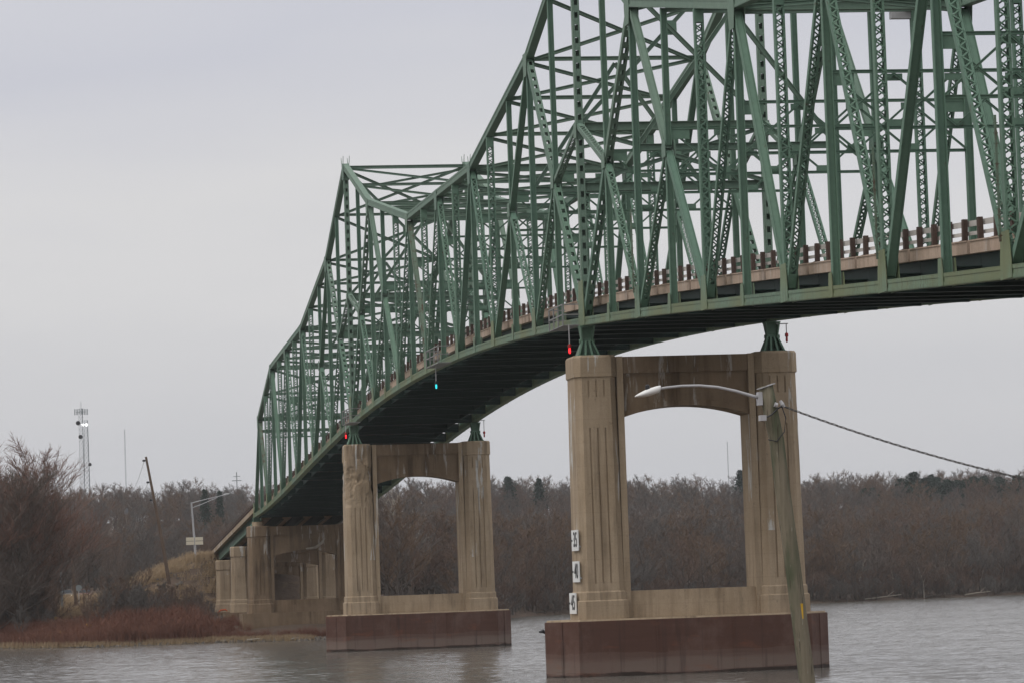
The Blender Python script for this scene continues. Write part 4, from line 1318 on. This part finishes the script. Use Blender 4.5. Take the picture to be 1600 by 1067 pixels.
for x, y, h, k, lab in pine_spots:
    z = ground_z(x, y); top = {0: 34.9, 1: 34.5, 2: 37.4, 3: 39.0, 4: 38.2}[pine_spots.index((x, y, h, k, lab))]
    hh = max(6, top - z); place('pine_tree', pines[k], x, y, hh / pines[k][2], R.uniform(0, 6), lab, 'pine tree', sxy=hh / pines[k][2] * (.62 if y < 50 else .95))
for j in range(78):
    y = 257 + 106 * (j + R.uniform(-.4, .4)) / 78; x = -870 - R.uniform(0, 40); k = j % 3
    f = smooth(0, 12, j) * (1 - .75 * smooth(37, 42, j) * (1 - smooth(45, 50, j)))
    hh = (8.6 + 3.4 * f + R.uniform(-1.3, 1.3)); place('pine_tree', pines[k], x, y, hh / pines[k][2], R.uniform(0, 6), 'dark pine in the row along the right skyline', 'pine tree', 'pines along the right skyline', sxy=hh / pines[k][2] * 1.5)

# big trees at the left
spots = [(-222, -30.5, 0, .98, 'tall reddish bare tree at the left edge, tallest'), (-226, -25.6, 1, 1.0, 'tall reddish bare tree second from the left edge'), (-218, -25.4, 2, .96, 'broad bare tree in front of the tall reddish ones at the left'),
         (-236, -24.2, 0, .86, 'reddish bare tree at the right side of the left clump, next to the towers'), (-216, -28.0, 2, .62, 'lower bushy bare tree near the water at the left edge'), (-243, -27, 1, .98, 'bare tree at the back of the left clump'),
         (-232, -33, 2, 1.0, 'bare tree partly cut by the left edge of the photo'), (-250, -29.5, 0, .98, 'tall reddish bare tree behind the middle of the left clump'), (-240, -30.8, 1, 1.0, 'tall bare tree behind the tallest one at the left edge')]
for x, y, k, s, lab in spots: place('bare_tree', big[k], x, y, s * .9, x * 1.7, lab, 'tree', 'big bare trees at the left', sxy=s * 1.1)
shr = [(-214, -21.6, .9), (-210, -25.2, .8), (-226, -17.5, .95), (-236, -14.2, 1.15), (-229, -12.0, .9), (-244, -11.6, 1.2), (-222, -9.0, .72), (-236, -8.2, .95), (-228, -5.6, .62), (-215, -12.8, .6), (-243, -15.6, 1.3), (-219, -16.0, .8), (-248, -9.8, 1.0), (-212, -18.5, .7), (-232, -17.0, 1.25)]
lab_s = ['bushy shrub under the big trees at the left', 'twiggy shrub at the left edge above the water', 'shrub right of the big trees', 'tall shrub between the cars and the grassy slope', 'shrub left of the leaning bare pole', 'tall shrub at the foot of the leaning bare pole', 'low shrub near the water below the grassy slope', 'grey shrub on the grassy slope beside the leaning pole', 'small shrub left of the short piers', 'low shrub at the red brush, left of the short piers', 'tall thin shrub in the dip right of the short dark pole', 'small shrub in front of the dip', 'shrub on the slope behind the leaning pole', 'small shrub at the water below the big trees', 'tall shrub just right of the round sign']
shs = []
for n_, ((x, y, s), lab) in enumerate(zip(shr, lab_s)):
    if .0350 < (y + 35.5) / (188 - x) < .0500: s *= .38
    o_ = place('bare_shrub', (shrub, shrub2)[n_ % 2], x, y, s, R.uniform(0, 6), lab, 'shrub', 'shrubs on the left bank')
    if n_ < 2: shs.append((o_[1], o_[2]))
# mid-distance trees between the bank and the hill, left
for j in range(75):
    y = -34 + 90 * (j + R.uniform(-.4, .4)) / 75; x = -345 - R.uniform(0, 150)
    if abs(y - 5) < 8 and x > -420: x -= 90
    k = R.randrange(len(protos)); s = R.uniform(.42, .6)
    place('bare_tree', protos[k], x, y, s, R.uniform(0, 6), 'bare brown tree in the wood behind the left bank', 'tree', 'bare trees behind the left bank', sxy=s * 1.15)
# bare crowns on the crest above the lamp post
for x, y, s, lab in ((-900, 41.5, .78, 'rounded grey bare tree on the crest left of the two pines'), (-905, 46.5, .8, 'grey bare tree on the crest behind the two pines'), (-900, 55.5, .74, 'grey bare tree on the crest left of the truss end'), (-900, 60.2, .66, 'smaller grey bare tree on the crest beside the truss end'),
                     (-880, 196.0, .72, 'grey bare tree left of the lone pine'), (-880, 181.0, .78, 'rounded bare tree clump behind the nearest pier opening')):
    place('bare_tree', protos[4 if R.random() < .5 else 5], x, y, s, R.uniform(0, 6), lab, 'tree', sxy=s * 1.25)


# masses: geometry-nodes instances of the same trees
def scatter(name, pts, sources, label, kind='stuff'):
    me = bpy.data.meshes.new(name)
    me.from_pydata([p[:3] for p in pts], [], [])
    for nm, ty, c in (('rz', 'FLOAT', 3), ('sc', 'FLOAT', 4), ('id_', 'INT', 5), ('wd', 'FLOAT', 6)):
        at = me.attributes.new(nm, ty, 'POINT')
        at.data.foreach_set('value', [p[c] for p in pts])
    o = bpy.data.objects.new(name, me); COL.objects.link(o)
    ng = bpy.data.node_groups.new(name, 'GeometryNodeTree')
    ng.interface.new_socket('Geometry', in_out='INPUT', socket_type='NodeSocketGeometry')
    ng.interface.new_socket('Geometry', in_out='OUTPUT', socket_type='NodeSocketGeometry')
    N = ng.nodes; L = ng.links
    gi = N.new('NodeGroupInput'); go = N.new('NodeGroupOutput'); iop = N.new('GeometryNodeInstanceOnPoints')
    jn = N.new('GeometryNodeJoinGeometry')
    for objs in reversed(sources):
        g2 = N.new('GeometryNodeGeometryToInstance'); jj = N.new('GeometryNodeJoinGeometry')
        for ob in objs:
            oi = N.new('GeometryNodeObjectInfo'); oi.inputs['Object'].default_value = ob; oi.transform_space = 'ORIGINAL'; oi.inputs['As Instance'].default_value = False
            L.new(oi.outputs['Geometry'], jj.inputs[0])
        L.new(jj.outputs[0], g2.inputs[0]); L.new(g2.outputs[0], jn.inputs[0])
    def attr(nm, ty='FLOAT'):
        a = N.new('GeometryNodeInputNamedAttribute'); a.data_type = ty; a.inputs['Name'].default_value = nm; return [q for q in a.outputs if q.enabled][0]
    cx = N.new('ShaderNodeCombineXYZ'); L.new(attr('rz'), cx.inputs[2])
    cs = N.new('ShaderNodeCombineXYZ'); wd_ = attr('wd'); L.new(wd_, cs.inputs[0]); L.new(wd_, cs.inputs[1]); L.new(attr('sc'), cs.inputs[2])
    L.new(gi.outputs[0], iop.inputs['Points']); L.new(jn.outputs[0], iop.inputs['Instance'])
    iop.inputs['Pick Instance'].default_value = True
    L.new(attr('id_', 'INT'), iop.inputs['Instance Index']); L.new(cx.outputs[0], iop.inputs['Rotation']); L.new(cs.outputs[0], iop.inputs['Scale'])
    L.new(iop.outputs[0], go.inputs[0])
    md = o.modifiers.new('scatter', 'NODES'); md.node_group = ng
    tag(o, label, None, None, kind)
    return o


src.sort(key=lambda q: q[0])
order = [q[0] for q in src]
sources = [(a, b) for _, a, b in src]
pts = []


def wpt(x, y, smin, smax, z=None):
    k = R.randrange(len(src)); H = protos[order[k]][2]; s = R.uniform(smin, smax) * 17.5 / H
    pts.append((x, y, (ground_z(x, y) if z is None else z) - .2, R.uniform(0, 6.28), s, k, s * R.uniform(1.1, 1.6)))


tries = 0
while len(pts) < 1500 and tries < 20000:      # wood on the flood plain, denser towards the water
    tries += 1
    y = R.uniform(20, 300); d = 50 + 400 * R.random() ** 1.3; x = shore(y) - d
    if x < -760 or not in_view(x, y, 1.5): continue
    wpt(x, y, .55, .86)
while tries < 60000 and len(pts) < 1900:      # behind the left bank
    tries += 1
    y = R.uniform(-60, 60); x = R.uniform(-760, -470)
    if in_view(x, y, 1.5): wpt(x, y, .5, .72)
while tries < 90000 and len(pts) < 3200:      # hill
    tries += 1
    x = R.uniform(-1080, -740); y = R.uniform(-60, 420)
    if in_view(x, y, 1.2): wpt(x, y, .5, .75)
scatter('far_wood', pts, sources, 'dense bare wood covering the flood plain and the far hills')

# red-brown brush along the water and dead grass on the slopes
def clump(seed, H, n, w_, spread, mat, name):
    R2 = random.Random(seed); mb = MB()
    for _ in range(n):
        a = Vector((R2.gauss(0, spread), R2.gauss(0, spread), -.1)); h = H * R2.uniform(.5, 1.1)
        b = a + Vector((R2.uniform(-.25, .25) * h, R2.uniform(-.25, .25) * h, h)); s_ = Vector((R2.uniform(-1, 1), R2.uniform(-1, 1), 0)).normalized() * w_
        mb.add([a - s_, a + s_, b], [(0, 1, 2)])
        for _ in range(3):
            c = a.lerp(b, R2.uniform(.3, .95)); e = c + Vector((R2.uniform(-.3, .3), R2.uniform(-.3, .3), R2.uniform(.1, .5))) * h * .7
            mb.add([c - s_ * .6, c + s_ * .6, e], [(0, 1, 2)])
    return as_mesh(mb, name, mat)


def plantthing(me, name, x, y, lab, cat):
    o = bpy.data.objects.new(name, me); COL.objects.link(o); o.location = (x, y, ground_z(x, y)); tag(o, lab, cat); return o


c1 = plantthing(clump(1, 2.6, 90, .028, .7, 'brush', 'brush_clump'), 'brush_clump', -192.5, -10.2, 'single clump of red-brown stems nearest the water left of the third pier', 'shrub')
c2 = plantthing(clump(2, 1.9, 90, .028, .8, 'brush', 'brush_clump'), 'brush_clump', -192, -16.2, 'low clump of red-brown stems at the water edge below the shrubs', 'shrub')
g1 = plantthing(clump(3, .55, 70, .02, .5, 'straw', 'grass_tuft'), 'grass_tuft', -189.6, -17.4, 'tuft of pale dead grass at the water edge beside the yellow post', 'grass')
g2_ = plantthing(clump(4, .9, 70, .022, .5, 'straw', 'grass_tuft'), 'grass_tuft', -256, -4.6, 'tuft of pale dead grass on the slope below the street lamp', 'grass')
pts = []
for _ in range(1500):
    y = R.uniform(-42, 12); d = 2 + 26 * R.random() ** 1.5; x = shore(y) - d
    if y > -1.5 and d > 5: continue
    s = R.uniform(.5, 1.0) * (.42 if y > -6 else 1 if y > -17 else .6); pts.append((x, y, ground_z(x, y), R.uniform(0, 6.28), s, R.randrange(2), s * 1.2))
scatter('red_brown_brush', pts, [(c1,), (c2,)], 'red-brown brush growing along the left water edge')
pts = []
for _ in range(2600):
    if R.random() < .25: y = R.uniform(-40, 4); x = shore(y) - R.uniform(.6, 2.2); k = 0
    else: x = R.uniform(-330, -246); y = R.uniform(-24, 3.5); k = 1
    s = R.uniform(.5, 1.2) * (.8 if k == 0 else 1); pts.append((x, y, ground_z(x, y), R.uniform(0, 6.28), s, k, s * 1.3))
scatter('dead_grass', pts, [(g1,), (g2_,)], 'pale dead grass on the slope and along the water')
pts = []                                # undergrowth skirting the far wood
for _ in range(900):
    y = R.uniform(30, 240); x = shore(y) - R.uniform(1.0, 9); s = R.uniform(.35, .85); pts.append((x, y, ground_z(x, y), R.uniform(0, 6.28), s, R.randrange(2), s * 1.3))
scatter('far_undergrowth', pts, [shs[0], shs[1]], 'brown undergrowth along the far water edge')
# fallen trunks along the far water edge
for j in range(9):
    y = [63, 74, 92, 108, 124, 133, 146, 155, 163][j]; x = shore(y) - 1.0; z = .35
    mb = MB(); L = R.uniform(3, 7); a_ = R.uniform(-.6, .6)
    mb.tube([(x, y - L / 2, z), (x - .4, y, z + .3), (x - .2, y + L / 2, z + .4 + a_ * .5)], [.16, .12, .05], 6)
    mb.tube([(x - .3, y + L * .1, z + .3), (x, y + L * .3, z + 1.3)], [.07, .03], 5)
    o = mb.build('fallen_trunk', 'bark_pale' if j % 2 else 'bark')
    tag(o, '%s fallen trunk at the far water edge, number %s from the left between the piers and the right edge' % ('pale' if j % 2 else 'dark', ['one', 'two', 'three', 'four', 'five', 'six', 'seven', 'eight', 'nine'][j]), 'log', 'fallen trunks along the far bank')
    o['label'] = ('pale' if j % 2 else 'dark') + ' fallen trunk lying at the far water edge'

# thicket of shrubs that fills the left bank
pts = []
for _ in range(420):
    y = R.uniform(-40, -4); x = shore(y) - R.uniform(14, 75)
    if x < -250 and y > -14: continue
    kk = (y + 35.5) / (188 - x)
    if x < -206 and .0345 < kk < .0500: continue
    s = R.uniform(.3, .95) * (1.15 if y < -12 else .75); pts.append((x, y, ground_z(x, y) - .1, R.uniform(0, 6.28), s, R.randrange(2), s * 1.2))
scatter('bank_thicket', pts, [shs[0], shs[1]], 'tangle of bare shrubs filling the left bank')

# ------------------------------------------------------------------ haze in the river valley
mb = MB(); mb.box(-2650, 430, -1250, 1650, -3.2, 76)
hm = bpy.data.materials.new('valley_haze'); hm.use_nodes = True
nt = hm.node_tree; nt.nodes.remove(nt.nodes['Principled BSDF'])
pv = nt.nodes.new('ShaderNodeVolumePrincipled'); pv.inputs['Density'].default_value = 0.00009; pv.inputs['Color'].default_value = (0.93, 0.95, 0.97, 1)
nt.links.new(pv.outputs[0], nt.nodes['Material Output'].inputs['Volume'])
hz_ = mb.build('haze', hm); tag(hz_, 'thin pale haze in the river valley', None, None, 'stuff')

# stones and broken concrete along the left water edge and on the slope below the abutment
mb = MB(); R = random.Random(5)
for _ in range(900):
    if R.random() < .5: y = R.uniform(-42, 14); x = shore(y) - R.uniform(-.3, 1.6)
    else: x = R.uniform(-262, -206); y = R.uniform(-9, 1)
    r_ = R.uniform(.08, .34); z = ground_z(x, y) + r_ * .2
    a_ = R.uniform(0, 6.28); vs_ = []
    for k in range(5): vs_.append((x + r_ * R.uniform(.7, 1.3) * math.cos(a_ + k * 1.257), y + r_ * R.uniform(.7, 1.5) * math.sin(a_ + k * 1.257), z - r_ * .4))
    for k in range(5): vs_.append((x + r_ * R.uniform(.3, .8) * math.cos(a_ + k * 1.257), y + r_ * R.uniform(.3, .9) * math.sin(a_ + k * 1.257), z + r_ * R.uniform(.3, .7)))
    mb.add(vs_, [(4, 3, 2, 1, 0), (5, 6, 7, 8, 9)] + [(k, (k + 1) % 5, (k + 1) % 5 + 5, k + 5) for k in range(5)])
o = mb.build('bank_stones', 'stone'); tag(o, 'scattered grey stones along the left water edge and on the slope', None, None, 'stuff')

# pale broken trunks that stand out along the edge of the far wood
for j, y in enumerate((66, 79, 88, 111, 118, 129, 137, 143, 149, 158)):
    x = shore(y) - R.uniform(2, 7); s = R.uniform(.32, .6)
    place('dead_tree', snag, x, y, s, R.uniform(0, 6), 'small pale dead tree at the edge of the far wood', 'dead tree', 'small pale dead trees at the far wood edge', sxy=s * 1.3)
